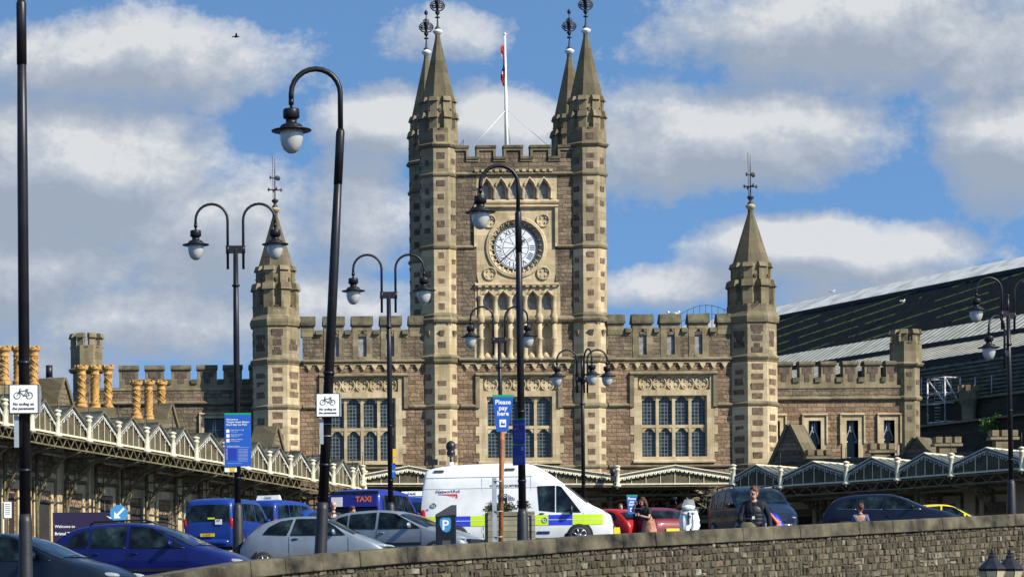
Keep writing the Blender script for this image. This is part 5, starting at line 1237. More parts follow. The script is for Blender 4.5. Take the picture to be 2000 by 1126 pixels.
m.build('post',M['steel'],r); q=MB(); add_text(q,'Welcome to',.13,faceM((.06,-.004,hz-.50)),align='LEFT',bold=.002); add_text(q,'Bristol Temple Meads',.14,faceM((.06,-.004,hz-.74)),align='LEFT',bold=.003); q.prism([(1.75,hz-.02-.1),(1.9,hz-.16),(2.2,hz-.1),(2.2,hz-.2),(1.9,hz-.22)],-.006,-.002); q.build('lettering',M['white'],b)
p=P(15,995,80); r=thing('notice_sign','white printed notice on a post at the left edge','sign',tuple(p)); b=board(r,'panel',.24,.5,.03,M['white']); q=MB()
for i in range(6): q.box(-.08,.08,-.02,-.016,.17-i*.06,.185-i*.06)
q.build('lettering',M['ink'],b); m=MB(); m.tube([(-.14,.04,-(p.z-gz(p.x,80))),(-.14,.04,.25)],.03,6); m.build('post',M['cream'],r)
# parking machine
p=P(873,1060,55.5); g=gz(p.x,55.5); r=thing('parking_machine','black parking ticket machine with blue P badge before the van','parking machine',(p.x,55.5,g),R(-8)); ht=P(873,987,55.5).z-g
m=MB(); pr=[(-.17,.0),(-.17,.3),(-.235,.55),(-.24,ht-.25),(-.23,ht-.18),(.10,ht),(.20,ht-.0),(.20,ht-.3),(.20,.5),(.19,0)]; m.prism(pr,-.16,.16); o=m.build('cabinet',plain('black enamel cabinet',(.008,.010,.014),.35,var=.2),r); bv=o.modifiers.new('b','BEVEL'); bv.width=.02; bv.segments=2
m=MB(); m.prism([(-.24,ht-.19),(.10,ht+.01),(.21,ht+.01),(.21,ht-.23),(.15,ht-.2),(-.25,ht-.24)],-.175,.175); m.build('hood',M['greypl'],r)
m=MB(); cxx,czz=-.03,ht-.42; m.prism([(cxx-.12,czz+.12),(cxx-.06,czz+.16),(cxx+.1,czz+.16),(cxx+.12,czz+.12),(cxx+.12,czz-.05),(cxx+.09,czz-.13),(cxx+.02,czz-.16),(cxx-.07,czz-.12),(cxx-.12,czz-.0)],-.168,-.16); b=m.build('badge',M['ltblue'],r); q=MB(); add_text(q,'P',.30,faceM((cxx,-.170,czz-.10)),align='CENTER',bold=.006); q.build('letter',M['white'],b)
m=MB(); m.box(-.1,.08,-.166,-.16,ht-.95,ht-.75); m.build('slot_panel',M['greypl'],r)
# planter
p=P(994,1050,71); g=gz(p.x,71); r=thing('planter','weathered timber planter with green shrubs in front of the white van','planter',(p.x,71,g)); ht=P(994,1000,71).z-g
m=MB(); m.box(-.6,.6,-.45,.45,0,ht); m.box(-.64,.64,-.49,-.45,ht-.1,ht+.01); m.build('box',M['timber'],r); m=MB(); 
for x in (-.6,.6): m.box(x-.05,x+.05,-.5,-.44,0,ht-.1)
m.build('corner_post',M['timber'],r); lf=MB(); sm_=MB(); rg=random.Random(8)
for i in range(34):
    x,y=rg.uniform(-.6,.58),rg.uniform(-.4,.4); h_=rg.uniform(.12,.3)+(.12 if x>.2 else 0); sm_.tube([(x,y,ht-.05),(x+rg.uniform(-.06,.06),y,ht+h_)],.008,4); leafclump(lf,Vector((x,y,ht+h_*.6)),.13,34,.045,rg,1.3)
lf.build('foliage',M['leaf'],r,fix=False); sm_.build('stem',M['stemm'],r)
# cctv camera on the canopy post, yellow grit/notice block by the van
p=P(1197,921,138.4); r=thing('security_camera','black camera cluster on the canopy post beside the right turret','camera',tuple(p)); m=MB(); m.sphere((0,0,0),.2,10,8,0,(.8,1,1.2)); m.box(-.12,.12,-.25,.1,-.5,-.22); m.build('housing',M['black'],r); m=MB(); m.tube([(.0,0,-.5),(.16,0,-.7)],.05,6); m.tube([(.05,0,.2),(.06,0,.55)],.02,4); m.build('bracket',M['iron'],r)
p=P(1205,1036,72); r=thing('yellow_bollard','small yellow tapered bollard between van and red car','bollard',(p.x,72,gz(p.x,72))); h_=P(1205,1029,72).z-r.location.z; m=MB(); m.hexa([(-.13,-.08,0),(.13,-.08,0),(.13,.08,0),(-.13,.08,0)],[(-.085,-.06,h_),(.07,-.06,h_),(.07,.06,h_),(-.085,.06,h_)]); m.build('bollard_body',M['yellow'],r); m=MB(); m.box(-.10,.1,-.085,-.075,h_*.35,h_*.45); m.build('band',M['white'],r)
# ------------------------------------------------------------------ vehicles
def interp(L,x):
    if x<=L[0][0]: return L[0][1]
    for (a,b),(c,d) in zip(L,L[1:]):
        if x<=c: return b+(d-b)*(x-a)/(c-a) if c>a else d
    return L[-1][1]
def smoothprof(L,n=2):
    for _ in range(n):
        q=[L[0]]
        for (a,b),(c,d) in zip(L,L[1:]): q+=[(a*.75+c*.25,b*.75+d*.25),(a*.25+c*.75,b*.25+d*.75)]
        q.append(L[-1]); L=q
    return L
SP={
'hatch':dict(L=4.2,W=1.76,tum=.32,prof=[(-2.1,.42),(-2.09,.8),(-1.98,1.0),(-1.6,1.34),(-1.1,1.44),(-.3,1.46),(.2,1.40),(1.12,.97),(1.55,.88),(1.95,.70),(2.1,.42)],belt=[(-2.1,.95),(0,.93),(1.1,.9),(2.1,.6)],
  win=[[(-1.62,1.0),(-1.42,1.25),(-1.12,1.33),(-1.12,.98)],[(-1.06,.98),(-1.06,1.34),(-.32,1.38),(-.32,.96)],[(-.24,.96),(-.24,1.38),(.2,1.34),(.92,.95)]],ws=((1.08,.30),),rw=((-1.96,-1.62),),wh=(-1.3,1.33,.31),doors=(-1.09,-.28,.95)),
'ka':dict(L=3.62,W=1.64,tum=.36,prof=[(-1.81,.42),(-1.80,.7),(-1.66,.95),(-1.3,1.24),(-.8,1.38),(-.1,1.41),(.25,1.36),(1.02,.95),(1.4,.82),(1.68,.66),(1.81,.42)],belt=[(-1.81,.9),(-1,.92),(1.0,.86),(1.81,.6)],
  win=[[(-1.22,.97),(-1.08,1.14),(-.8,1.28),(-.5,1.32),(-.62,.94)],[(-.55,.94),(-.43,1.33),(.12,1.33),(.45,1.2),(.78,.93)]],ws=((.98,.33),),rw=((-1.62,-1.3),),wh=(-1.2,1.22,.28),doors=(-.58,.85)),
'suv':dict(L=4.63,W=1.9,tum=.30,prof=[(-2.31,.5),(-2.30,.95),(-2.16,1.15),(-1.9,1.47),(-1.5,1.60),(-.5,1.65),(.15,1.60),(1.12,1.13),(1.7,1.02),(2.18,.84),(2.31,.5)],belt=[(-2.3,1.1),(0,1.06),(1.1,1.04),(2.3,.7)],
  win=[[(-1.85,1.14),(-1.55,1.42),(-1.15,1.48),(-1.15,1.11)],[(-1.09,1.11),(-1.09,1.49),(-.3,1.54),(-.3,1.09)],[(-.22,1.09),(-.22,1.54),(.15,1.50),(.98,1.08)]],ws=((1.08,.25),),rw=((-2.14,-1.86),),wh=(-1.45,1.42,.36),doors=(-1.12,-.26,1.0)),
'mpv':dict(L=4.25,W=1.80,tum=.18,prof=[(-2.12,.45),(-2.11,1.0),(-2.02,1.6),(-1.85,1.76),(-.5,1.82),(.35,1.76),(1.15,1.16),(1.55,1.05),(1.98,.84),(2.12,.45)],belt=[(-2.1,1.08),(0,1.06),(1.1,1.02),(2.1,.7)],
  win=[[(-1.9,1.12),(-1.8,1.58),(-1.0,1.64),(-1.0,1.1)],[(-.92,1.1),(-.92,1.64),(-.2,1.65),(-.2,1.08)],[(-.12,1.08),(-.12,1.65),(.3,1.62),(.95,1.08)]],ws=((1.12,.42),),rw=((-2.09,-1.99),),wh=(-1.3,1.32,.31),doors=(-.96,-.16,.98)),
'taxi':dict(L=4.8,W=1.92,tum=.16,prof=[(-2.4,.42),(-2.395,1.0),(-2.28,1.72),(-2.12,1.90),(-1.0,1.95),(.7,1.93),(1.0,1.84),(1.72,1.24),(2.1,1.08),(2.3,.85),(2.4,.45)],belt=[(-2.4,1.14),(0,1.12),(1.6,1.08),(2.4,.7)],
  win=[[(-2.15,1.2),(-2.05,1.68),(-1.1,1.74),(-1.1,1.17)],[(-1.02,1.17),(-1.02,1.74),(.1,1.76),(.1,1.15)],[(.2,1.15),(.2,1.76),(.8,1.72),(1.45,1.13)]],ws=((1.68,1.04),),rw=((-2.38,-2.27),),wh=(-1.5,1.5,.33),doors=(-1.06,.15,1.5)),
'van':dict(L=5.68,W=2.0,tum=.07,prof=[(-2.84,.48),(-2.835,1.0),(-2.74,2.25),(-2.6,2.46),(-1.5,2.56),(.2,2.57),(.62,2.47),(1.38,1.95),(2.12,1.31),(2.5,1.14),(2.74,.98),(2.84,.55)],belt=[(-2.84,1.05),(2.0,1.05),(2.84,.75)],
  win=[[(.66,1.12),(.64,1.84),(1.16,1.85),(1.16,1.06)],[(1.20,1.06),(1.20,1.85),(1.34,1.82),(1.92,1.04)]],ws=((2.08,1.44),),rw=(),wh=(-1.75,1.85,.36),doors=(-.95,.45,1.98)),
}
def vehicle(kind,name,label,cat,px,py,Y,ang,paint_,sx=1.0,sz=1.0,mirror=True,glass='glass',group=None,bumper=None,zoff=0,trim=True):
    s=SP[kind]; L,W,tum=s['L']*sx,s['W'],s['tum']; prof=[(x*sx,z*sz) for x,z in s['prof']]; prof=[prof[0]]+smoothprof(prof[1:-1],2)+[prof[-1]]
    belt=[(x*sx,z*sz) for x,z in s['belt']]; u,_=lev(px,py); X=(u-VX)/F*Y; r=thing(name,label,cat,(X,Y,gz(X,Y)+zoff),ang,group)
    vanlike=kind in('van','taxi','mpv')
    def plan(x):
        q=abs(2*x/L); return W/2*(1-(.10 if vanlike else .20)*q**(10 if vanlike and x<0 else 5))
    zt=lambda x: interp(prof,x)
    def bl(x): return min(interp(belt,x),zt(x)-.12)
    def yat(x,z):
        w0=plan(x); b=bl(x)
        if z<.5: return w0*(.93+.07*max(0,(z-.18))/.32)
        if z<=b: return w0*(1-.012*((z-.5)/(max(b,.51)-.5))**2)
        return w0*.988-tum*(z-b)
    def topy(x): return yat(x,zt(x)-.07)
    def roofz(x,y):
        a=abs(y)/max(topy(x),.01); z=zt(x)
        return z-.02*min(1,max(0,(a-.4)/.4))-.05*max(0,(a-.8)/.2)
    xs=sorted({round(x,4) for x,_ in prof}|{round(-L/2+L*i/26,4) for i in range(27)}); B=MB(); rows=[];ring=None
    for x in xs:
        b=bl(x); t_=zt(x)-.07; zs=[.2,.32,.5,.5+(b-.5)*.5 if b>.52 else .51,max(b,.52)]; 
        t_=max(t_,zs[-1]+.01); zz=zs+[zs[-1]+(t_-zs[-1])*f for f in (.33,.66,1)]
        pts=[(0,.2)]+[(yat(x,z),z) for z in zz]; te=topy(x); pts+=[(te*.8,roofz(x,te*.8)),(te*.4,roofz(x,te*.4)),(0,zt(x))]
        full=[(x,-y,z) for y,z in pts]+[(x,y,z) for y,z in pts[-2:0:-1]]; ring=len(full); rows+=full
    n=len(xs); fs=[(i*ring+j,i*ring+(j+1)%ring,(i+1)*ring+(j+1)%ring,(i+1)*ring+j) for i in range(n-1) for j in range(ring)]
    fs+=[tuple(range(ring)),tuple(range((n-1)*ring,n*ring))[::-1]]; B.add(rows,fs,0,True); body=B.build('body',paint_,r)
    # side glass
    for wi,poly in enumerate(s['win']):
        poly=[(x*sx,z*sz) for x,z in poly]
        for sd in (-1,1):
            g=MB(); x0,x1=min(p[0] for p in poly),max(p[0] for p in poly); nc=10; vs=[]
            for i in range(nc+1):
                x=x0+(x1-x0)*min(.999,max(.001,i/nc)); zz=[]
                for (a,b),(c,d) in zip(poly,poly[1:]+poly[:1]):
                    if (a-x)*(c-x)<=0 and a!=c: zz.append(b+(d-b)*(x-a)/(c-a))
                lo,hi=min(zz),max(zz)
                for f in (0,.5,1): z=lo+(hi-lo)*f; vs.append((x,sd*(yat(x,z)+.010),z))
            g.add(vs,[(i*3+j,i*3+j+1,i*3+j+4,i*3+j+3) for i in range(nc) for j in range(2)],0,True); wo=g.build('side_window',M[glass],r,fix=False)
            if trim and kind!='van':
                t=MB(); t.tube([(vs[3*i][0],vs[3*i][1],vs[3*i][2]-.012) for i in range(nc+1)],.009,4); t.build('window_trim',M['black'] if kind!='suv' else M['alloy'],wo)
    def screen(nm,x0,x1,inset):
        g=MB(); nr,ncol=6,10; vs=[]
        for i in range(nr+1):
            x=x0+(x1-x0)*i/nr; te=topy(x)-inset
            for j in range(ncol+1):
                y=-te+2*te*j/ncol; vs.append((x+(.012 if x0>0 else -.012),y,roofz(x,y)+.010))
        g.add(vs,[(i*(ncol+1)+j,i*(ncol+1)+j+1,(i+1)*(ncol+1)+j+1,(i+1)*(ncol+1)+j) for i in range(nr) for j in range(ncol)],0,True); return g.build(nm,M[glass],r,fix=False)
    for a,b in [(q if len(q)==2 else q) for q in s['ws']]: w=screen('windscreen',a*sx,b*sx,.05); wp=MB(); wp.tube([(a*sx+.03,-.45,roofz(a*sx,.45)+.03),(a*sx-.02,.1,roofz(a*sx-.02,.1)+.03)],.01,4); wp.build('wiper',M['black'],w)
    for q in s['rw']: screen('rear_window',q[0]*sx,q[1]*sx,.07)
    # wheels and arches
    xr,xf,rw_=s['wh'][0]*sx,s['wh'][1]*sx,s['wh'][2]
    for x in (xr,xf):
        for sd in (-1,1):
            y0=(yat(x-.35,.45)+yat(x+.35,.45))/2; ar=MB(); ar.lathe((0,0,0),[(rw_*1.16,-.05),(rw_*1.16,.004),(rw_*1.12,.008)],28); ar.xf(Matrix.Translation((x,sd*y0,rw_*1.02))@Matrix.Rotation(-sd*pi/2,4,'X')); wa=ar.build('wheel_arch',M['black'],r)
            wl=MB(); wl.lathe((0,0,0),[(rw_*.6,-.2),(rw_*.97,-.18),(rw_,-.12),(rw_,.0),(rw_*.95,.035),(rw_*.66,.04)],24); wl.xf(Matrix.Translation((x,sd*y0,rw_))@Matrix.Rotation(-sd*pi/2,4,'X')); wo=wl.build('wheel',M['tyre'],r)
            rm=MB(); rm.lathe((0,0,0),[(rw_*.66,.036),(rw_*.64,.048),(rw_*.55,.03),(rw_*.2,.03),(rw_*.16,.055),(.02,.058)],24)
            for j in range(7): rm.tube([(rw_*.15*cos(2*pi*j/7),rw_*.15*sin(2*pi*j/7),.045),(rw_*.6*cos(2*pi*j/7),rw_*.6*sin(2*pi*j/7),.045)],.022,5)
            rm.xf(Matrix.Translation((x,sd*y0,rw_))@Matrix.Rotation(-sd*pi/2,4,'X')); rm.build('wheel_rim',M['alloy'],wo)
    # lamps, grille, bumpers, plates
    xe=L/2; zf=.66*sz if kind!='van' else .88
    for sd in (-1,1):
        h=MB(); hx=xe-.20; h.sphere((hx-.06,sd*(plan(hx)-.15),zf+.0),.15,14,10,0,(1.5,.85,.42) if kind!='van' else (.9,.8,1.25)); h.build('headlight',M['lamp'],r)
        tl=MB(); tx=-xe+.10; tl.sphere((tx+(.13 if not vanlike else 0),sd*(plan(tx+.1)-.085),.86*sz if not vanlike else 1.0),.12,12,8,0,(.75,.45,.7) if not vanlike else (.9,.75,1.9)); tl.build('tail_light',M['redlamp'],r)
        if mirror:
            q=s['win'][-1]; mx=(q[-1][0]-.28 if kind!='van' else q[-1][0]-.28)*sx; mz=q[-1][1]*sz+.07; y=yat(mx,mz)+.11; mm=MB(); mm.sphere((mx,sd*y,mz),.1,10,8,0,(.5,1.15,.75 if kind!='van' else 1.5)); mm.tube([(mx,sd*(y-.14),mz-.06),(mx,sd*y,mz-.03)],.03,6); mm.build('wing_mirror',M['black'] if kind in('van','mpv') else paint_,r)
        for dx_ in s['doors']:
            x=dx_*sx; dl_=MB(); zz=[.3+(bl(x)-.02-.3)*i/5 for i in range(6)]; vs=[]
            for z in zz: vs+=[(x-.006,sd*(yat(x,z)+.004),z),(x+.006,sd*(yat(x,z)+.004),z)]
            dl_.add(vs,[(2*i,2*i+1,2*i+3,2*i+2) for i in range(5)]); dl_.build('door_gap',M['black'],body,fix=False)
        for dx_ in s['doors'][:-1] if kind!='van' else (.62,):
            x=dx_*sx+.15; z=.84*sz if kind!='van' else 1.02; hd=MB(); hd.sphere((x,sd*(yat(x,z)+.01),z),.05,8,6,0,(1.7,.5,.45)); hd.build('door_handle',M['black'] if kind in('van','ka') else paint_,r)
    gr=MB(); gr.box(xe-.1,xe+.012,-.42,.42,.50,.62*sz+.03); gr.build('grille',M['black'],r)
    bm_=MB()
    for e,sg in ((xe,1),(-xe,-1)):
        pts=[]; 
        for j in range(9):
            y=-W/2*.82+W*.82*j/8; pts.append((e-sg*(.06+.22*abs(y/(W/2))**4)+sg*(.03 if kind!='van' else .0),y,.36 if kind!='van' else .50))
        bm_.tube(pts,[.12 if kind!='van' else .17]*9,10)
    bm_.build('bumper',bumper or paint_,r)
    for e,sg,mt in ((xe+.07,1,'white'),(-xe-.04,-1,'plate')):
        pl=MB(); z=.40 if sg>0 else (.62 if vanlike else .55); pl.box(min(e,e+sg*.015),max(e,e+sg*.015),-.26,.26,z-.055,z+.055); po=pl.build('number_plate',M[mt],r)
        if sg<0 and kind=='taxi': q=MB(); add_text(q,'3 CUY',.10,Matrix.Translation((e-.018,0.02,z-.035))@Matrix.Rotation(-pi/2,4,'Z')@Matrix.Rotation(pi/2,4,'X'),align='CENTER'); q.build('plate_lettering',M['ink'],po)
    if kind in('hatch','suv','mpv','taxi'):
        rb=MB()
        for sd in (-1,1):
            vs=[]; xx=[xr+rw_*1.25+(xf-xr-rw_*2.5)*i/8 for i in range(9)]
            for x in xx: vs+=[(x,sd*(yat(x,.52)+.008),.50),(x,sd*(yat(x,.57)+.008),.57)]
            rb.add(vs,[(2*i,2*i+1,2*i+3,2*i+2) for i in range(8)])
        rb.build('rubbing_strip',M['black'],r,fix=False)
    sk=MB()
    for sd in (-1,1):
        vs=[]; xx=[xr+rw_*1.2+(xf-xr-rw_*2.4)*i/6 for i in range(7)]
        for x in xx: vs+=[(x,sd*(yat(x,.2)+.006),.17),(x,sd*(yat(x,.3)+.006),.30)]
        sk.add(vs,[(2*i,2*i+1,2*i+3,2*i+2) for i in range(6)])
    sk.build('sill',M['black'],r,fix=False)
    r['_y']=0; del r['_y']
    return r,dict(yat=yat,zt=zt,plan=plan,L=L,W=W,topy=topy,roofz=roofz,paint=paint_)
def roofsign(r,x,z,txt='TAXI',w_=.85):
    m=MB(); m.hexa([(x-.1,-w_/2,z),(x+.12,-w_/2,z),(x+.12,w_/2,z),(x-.1,w_/2,z)],[(x-.05,-w_/2+.04,z+.17),(x+.06,-w_/2+.04,z+.17),(x+.06,w_/2-.04,z+.17),(x-.05,w_/2-.04,z+.17)]); o=m.build('roof_sign',M['white'],r); q=MB(); add_text(q,txt,.13,Matrix.Translation((x-.095,0,z+.035))@Matrix.Rotation(-pi/2,4,'Z')@Matrix.Rotation(pi/2,4,'X'),align='CENTER',bold=.003); q.build('lettering',M['inkblue'],o)
v1,_=vehicle('hatch','parked_car','near-black hatchback in the bottom left corner behind the tall lamp post','car',38,1100,47.0,R(-22),M['navy'],1.08,1.03)
v2,_=vehicle('hatch','parked_car','deep blue hatchback with roof rails parked beside the near-black car','car',302,1100,52.5,R(-20),M['blue'],1.02,1.04)
rr=MB(); 
for sd in (-1,1): rr.tube([(-1.2,sd*.58,1.47),(-1.1,sd*.58,1.54),(0,sd*.58,1.56),(.3,sd*.6,1.47)],.02,6)
rr.build('roof_rail',M['black'],v2)
v3,_=vehicle('ka','parked_car','small rounded silver three-door car behind the leaning lamp post','car',622,1080,62.0,R(-14),M['silver'],1.0,1.0,bumper=M['greypl'])
v4,_=vehicle('hatch','parked_car','pale grey hatchback with open side window beside the parking machine','car',782,1060,66.0,R(-30),M['silver2'],1.0,.985)
# taxis seen from behind
t1,i1=vehicle('taxi','taxi','blue taxi van seen from behind left of the car park sign','taxi',449,1060,91,R(68),M['taxi'],.95,1.0,group='blue taxis waiting at the canopy')
m=MB(); m.box(-2.31,-2.29,-.52,-.28,.98,1.16); b=m.build('licence_plate',M['white'],t1); q=MB(); add_text(q,'207',.1,Matrix.Translation((-2.315,-.40,1.08))@Matrix.Rotation(-pi/2,4,'Z')@Matrix.Rotation(pi/2,4,'X')); q.build('lettering',M['redmark'],b); m=MB(); m.box(-2.30,-2.285,-.25,.0,1.165,1.225); m.build('window_sticker',M['hiviz'],t1)
t2,_=vehicle('taxi','taxi','second blue taxi van with white roof sign, behind the first','taxi',545,1060,96.0,R(62),M['taxi'],.95,1.0,group='blue taxis waiting at the canopy'); roofsign(t2,-.9,1.95,'TAXI',.95)
t3,_=vehicle('hatch','taxi','blue car roof glimpsed between the taxi vans and leaning lamp post','taxi',600,1060,97.0,R(60),M['taxi'],1.0,1.10,group='blue taxis waiting at the canopy')
t4,_=vehicle('taxi','taxi','royal blue van with orange TAXI lettering behind the pale grey car','taxi',735,1050,84.0,R(66),M['taxi2'],.95,1.02,group='blue taxis waiting at the canopy')
q=MB(); MT=lambda x,y,z: Matrix.Translation((x,y,z))@Matrix.Rotation(-pi/2,4,'Z')@Matrix.Rotation(R(90),4,'X')
add_text(q,'TAXI',.24,MT(-2.375,-.36,1.52),align='CENTER',bold=.008); q.build('taxi_lettering',M['orange'],t4); m=MB(); m.box(-2.39,-2.37,.35,.72,1.38,1.68); m.build('licence_plate',M['white'],t4); m=MB(); m.box(-2.33,-2.1,-.78,.78,1.76,1.86); m.build('spoiler',M['glass'],t4); m=MB(); m.box(-2.365,-2.25,-.8,.8,1.36,1.75); m.build('rear_panel',M['taxi2'],t4)
t5,_=vehicle('taxi','taxi','bright blue taxi with white roof sign against the back of the van','taxi',815,1060,91.0,R(75),M['taxi'],.9,.93,group='blue taxis waiting at the canopy'); roofsign(t5,-1.2,1.82,'TAXI',.8)
# white van
vn,iv=vehicle('van','police_van','white high-roof van with yellow and blue chequered side stripe','van',1012,1050,77.0,R(-13),M['vanwhite'],1.0,1.0,bumper=M['greypl'])
Y_=lambda x,z,o=.012: -(iv['yat'](x,z)+o)
def vstrip(nm,x0,x1,z0,z1,mat,o=.010,par=vn):
    n=max(1,int((x1-x0)/.15)); vs=[]
    for i in range(n+1):
        x=x0+(x1-x0)*i/n; vs+=[(x,Y_(x,z0,o),z0),(x,Y_(x,z1,o),z1)]
    m=MB(); m.add(vs,[(2*i,2*i+2,2*i+3,2*i+1) for i in range(n)]); 
    return m.build(nm,mat,par,fix=False)
for x0,x1,mt in ((-2.83,-2.0,'hiviz'),(-2.0,-1.33,'policeblue'),(-1.33,-.7,'hiviz'),(-.7,-.05,'policeblue'),(-.05,.30,'hiviz'),(.30,.96,'hiviz'),(.96,1.67,'policeblue'),(1.67,2.55,'hiviz')):
    z0,z1=.68,.98
    b=vstrip('chequered_stripe',x0,x1,z0,z1,M[mt]); vstrip('stripe_line',x0,x1,.83,.845,M['white'],.014,b)
vstrip('body_seam',-2.75,.5,2.13,2.145,M['steel'],.008); vstrip('body_seam',-2.78,1.2,1.80,1.81,M['steel'],.006); vstrip('side_vent',-2.42,-2.12,2.30,2.37,M['greypl'],.02); vstrip('side_vent',-.32,-.02,2.32,2.39,M['greypl'],.02)
vstrip('body_seam',-1.0,-.99,.5,2.12,M['steel'],.007); vstrip('body_seam',.44,.45,.5,2.12,M['steel'],.007)
q=MB(); add_text(q,'NetworkRail',.135,faceM((-2.0,Y_(-2,1.7,.004),1.68)),align='CENTER',bold=.001); b=q.build('operator_lettering',M['inkblue'],vn)
q=MB(); zz=1.65
for pts in ([(-2.28,zz),(-1.72,zz),(-1.73,zz-.05),(-1.95,zz-.045)],[(-1.98,zz-.06),(-1.85,zz-.07),(-1.78,zz-.05),(-1.82,zz-.1)],[(-1.76,zz-.05),(-1.72,zz-.02),(-1.72,zz-.2),(-1.80,zz-.15)]): q.prism(pts,Y_(-2,1.6,.008),Y_(-2,1.6,-.01))
q.build('operator_emblem',M['redmark'],vn)
for x,z,r_ in ((-2.42,1.32,.07),(.86,.83,.075)):
    q=MB(); q.tube([(x+r_*cos(a),Y_(x,z,.016),z+r_*sin(a)) for a in [2*pi*i/14 for i in range(14)]],.014,4,0,True); q.sphere((x,Y_(x,z,.012),z),.025,6,4); q.build('crest',M['steel'],vn)
q=MB(); add_text(q,'BE4',.075,faceM((-2.6,Y_(-2.6,1.2,.004),1.16)),align='CENTER'); add_text(q,'WORK EQUIPMENT',.11,faceM((-.27,Y_(-.3,1.8,.004),1.83)),align='CENTER'); q.build('side_lettering',M['ink'],vn)
q=MB(); q.box(-.50,-.24,Y_(-.4,1.5,.016),Y_(-.4,1.5,.004),1.25,1.62); b=q.build('camera_pictogram',M['black'],vn); q=MB(); q.tube([(-.31+.035*cos(a),Y_(-.3,1.5,.02),1.55+.035*sin(a)) for a in [2*pi*i/12 for i in range(12)]],.012,4,0,True); q.tube([(-.39+.055*cos(a),Y_(-.4,1.4,.02),1.36+.055*sin(a)) for a in [2*pi*i/12 for i in range(12)]],.016,4,0,True); q.build('lens_ring',M['white'],b)
for i in range(4): vstrip('pictogram_bar',-.20+i*.05,-.18+i*.05,1.42,1.6-i*.03,M['black'],.014)
vstrip('small_badge',.62,1.0,.42,.50,M['inkblue'],.012)
q=MB(); q.tube([(-1.95,-.5,2.52),(-1.95,-.5,2.85)],.04,8); q.sphere((-1.95,-.5,2.9),.13,10,8); q.sphere((-1.95,-.5,3.1),.15,10,8,0,(1,1,1.15)); q.build('roof_camera',M['black'],vn); q=MB(); q.lathe((-1.95,-.5,2.5),[(.09,0),(.09,.12)],10); q.build('camera_mount',M['white'],vn)
q=MB(); q.box(-2.62,-2.34,-.65,-.5,2.55,2.72,0); q.tube([(-2.5,-.55,2.45),(-2.5,-.55,2.6)],.02,5); q.build('flood_light',M['black'],vn); q=MB(); q.tube([(.2,-.4,2.55),(.2,-.4,2.72)],.05,8); q.build('roof_beacon',M['white'],vn)
q=MB(); q.sphere((2.62,-.82,.36),.05,8,6); q.build('fog_light',M['lamp'],vn)
# cars behind and right
c1,_=vehicle('hatch','parked_car','bright red hatchback tail just beyond the nose of the white van','car',1172,1050,94,R(128),M['red'],.95,.96)
c2,_=vehicle('hatch','parked_car','maroon car behind the red hatchback and the leaning woman','car',1258,1050,93.5,R(108),M['maroon'],.95,.97)
c3,_=vehicle('hatch','parked_car','low white car mostly hidden between the woman and scooter','car',1226,1070,99,R(-8),M['carwhite'],1.0,.98)
c4_,_=vehicle('mpv','parked_car','slate blue people carrier parked behind the walking man','car',1470,1050,82.0,R(-86),M['mpv'],.95,.93)
rr=MB(); 
for sd in (-1,1): rr.tube([(-1.6,sd*.66,1.64),(-1.5,sd*.66,1.73),(.1,sd*.66,1.74),(.25,sd*.66,1.62)],.025,6)
rr.build('roof_rail',M['black'],c4_)
c5,_=vehicle('suv','parked_car','dark navy estate-type sports utility car behind the child at right','car',1745,1040,88.5,R(-21),M['suv'],1.0,1.0)
c6,_=vehicle('hatch','parked_car','bright yellow car bonnet showing beyond the dark navy car','car',1852,1040,95,R(-17),M['yellow'],.86,1.06)
# scooter, nose towards the camera
p=P(1348,1040,71); sc_=thing('scooter','white motor scooter with clear windshield and top box facing the wall','scooter',(p.x,71,gz(p.x,71)),R(-108))
m=MB(); 
def shell(mb,rows,smooth=True):   # rows of (x, halfwidth, z0, z1)
    vs=[];n=10
    for (x,w_,z0,z1) in rows:
        for k in range(n): a=2*pi*k/n; vs.append((x,w_*cos(a),(z0+z1)/2+(z1-z0)/2*sin(a)))
    fs=[(i*n+k,i*n+(k+1)%n,(i+1)*n+(k+1)%n,(i+1)*n+k) for i in range(len(rows)-1) for k in range(n)]+[tuple(range(n)),tuple(range((len(rows)-1)*n,len(rows)*n))[::-1]]; mb.add(vs,fs,0,smooth)
shell(m,[(-.85,.08,.60,.75),(-.7,.22,.42,.80),(-.35,.235,.36,.78),(-.08,.20,.32,.66)]); shell(m,[(-.15,.19,.2,.30),(.3,.19,.2,.30)])
m.add([(.30,-.22,.38),(.30,.22,.38),(.27,.29,.72),(.30,.22,.98),(.30,-.22,.98),(.27,-.29,.72),(.45,-.13,.36),(.45,.13,.36),(.47,.14,.72),(.42,.12,.98),(.42,-.12,.98),(.47,-.14,.72)],[(0,1,2,3,4,5),(6,11,10,9,8,7),(0,5,11,6),(5,4,10,11),(4,3,9,10),(3,2,8,9),(2,1,7,8),(1,0,6,7)])
shell(m,[(.20,.10,1.0,1.10),(.30,.19,.98,1.15),(.42,.16,.99,1.14),(.47,.07,1.02,1.10)]); shell(m,[(.44,.05,.44,.50),(.60,.085,.46,.58),(.78,.07,.44,.54),(.88,.04,.34,.42)])
o=m.build('bodywork',M['vanwhite'],sc_); bv=o.modifiers.new('b','BEVEL'); bv.width=.03; bv.segments=3; bv.limit_method='ANGLE'
for x in (.66,-.62):
    q=MB(); q.lathe((0,0,0),[(.12,-.05),(.23,-.055),(.25,-.02),(.25,.02),(.23,.055),(.12,.05)],20); q.xf(Matrix.Translation((x,0,.25))@Matrix.Rotation(pi/2,4,'X')); wo=q.build('wheel',M['tyre'],sc_); q=MB(); q.lathe((0,0,0),[(.13,-.03),(.13,.03)],16); q.xf(Matrix.Translation((x,0,.25))@Matrix.Rotation(pi/2,4,'X')); q.build('wheel_rim',M['alloy'],wo)
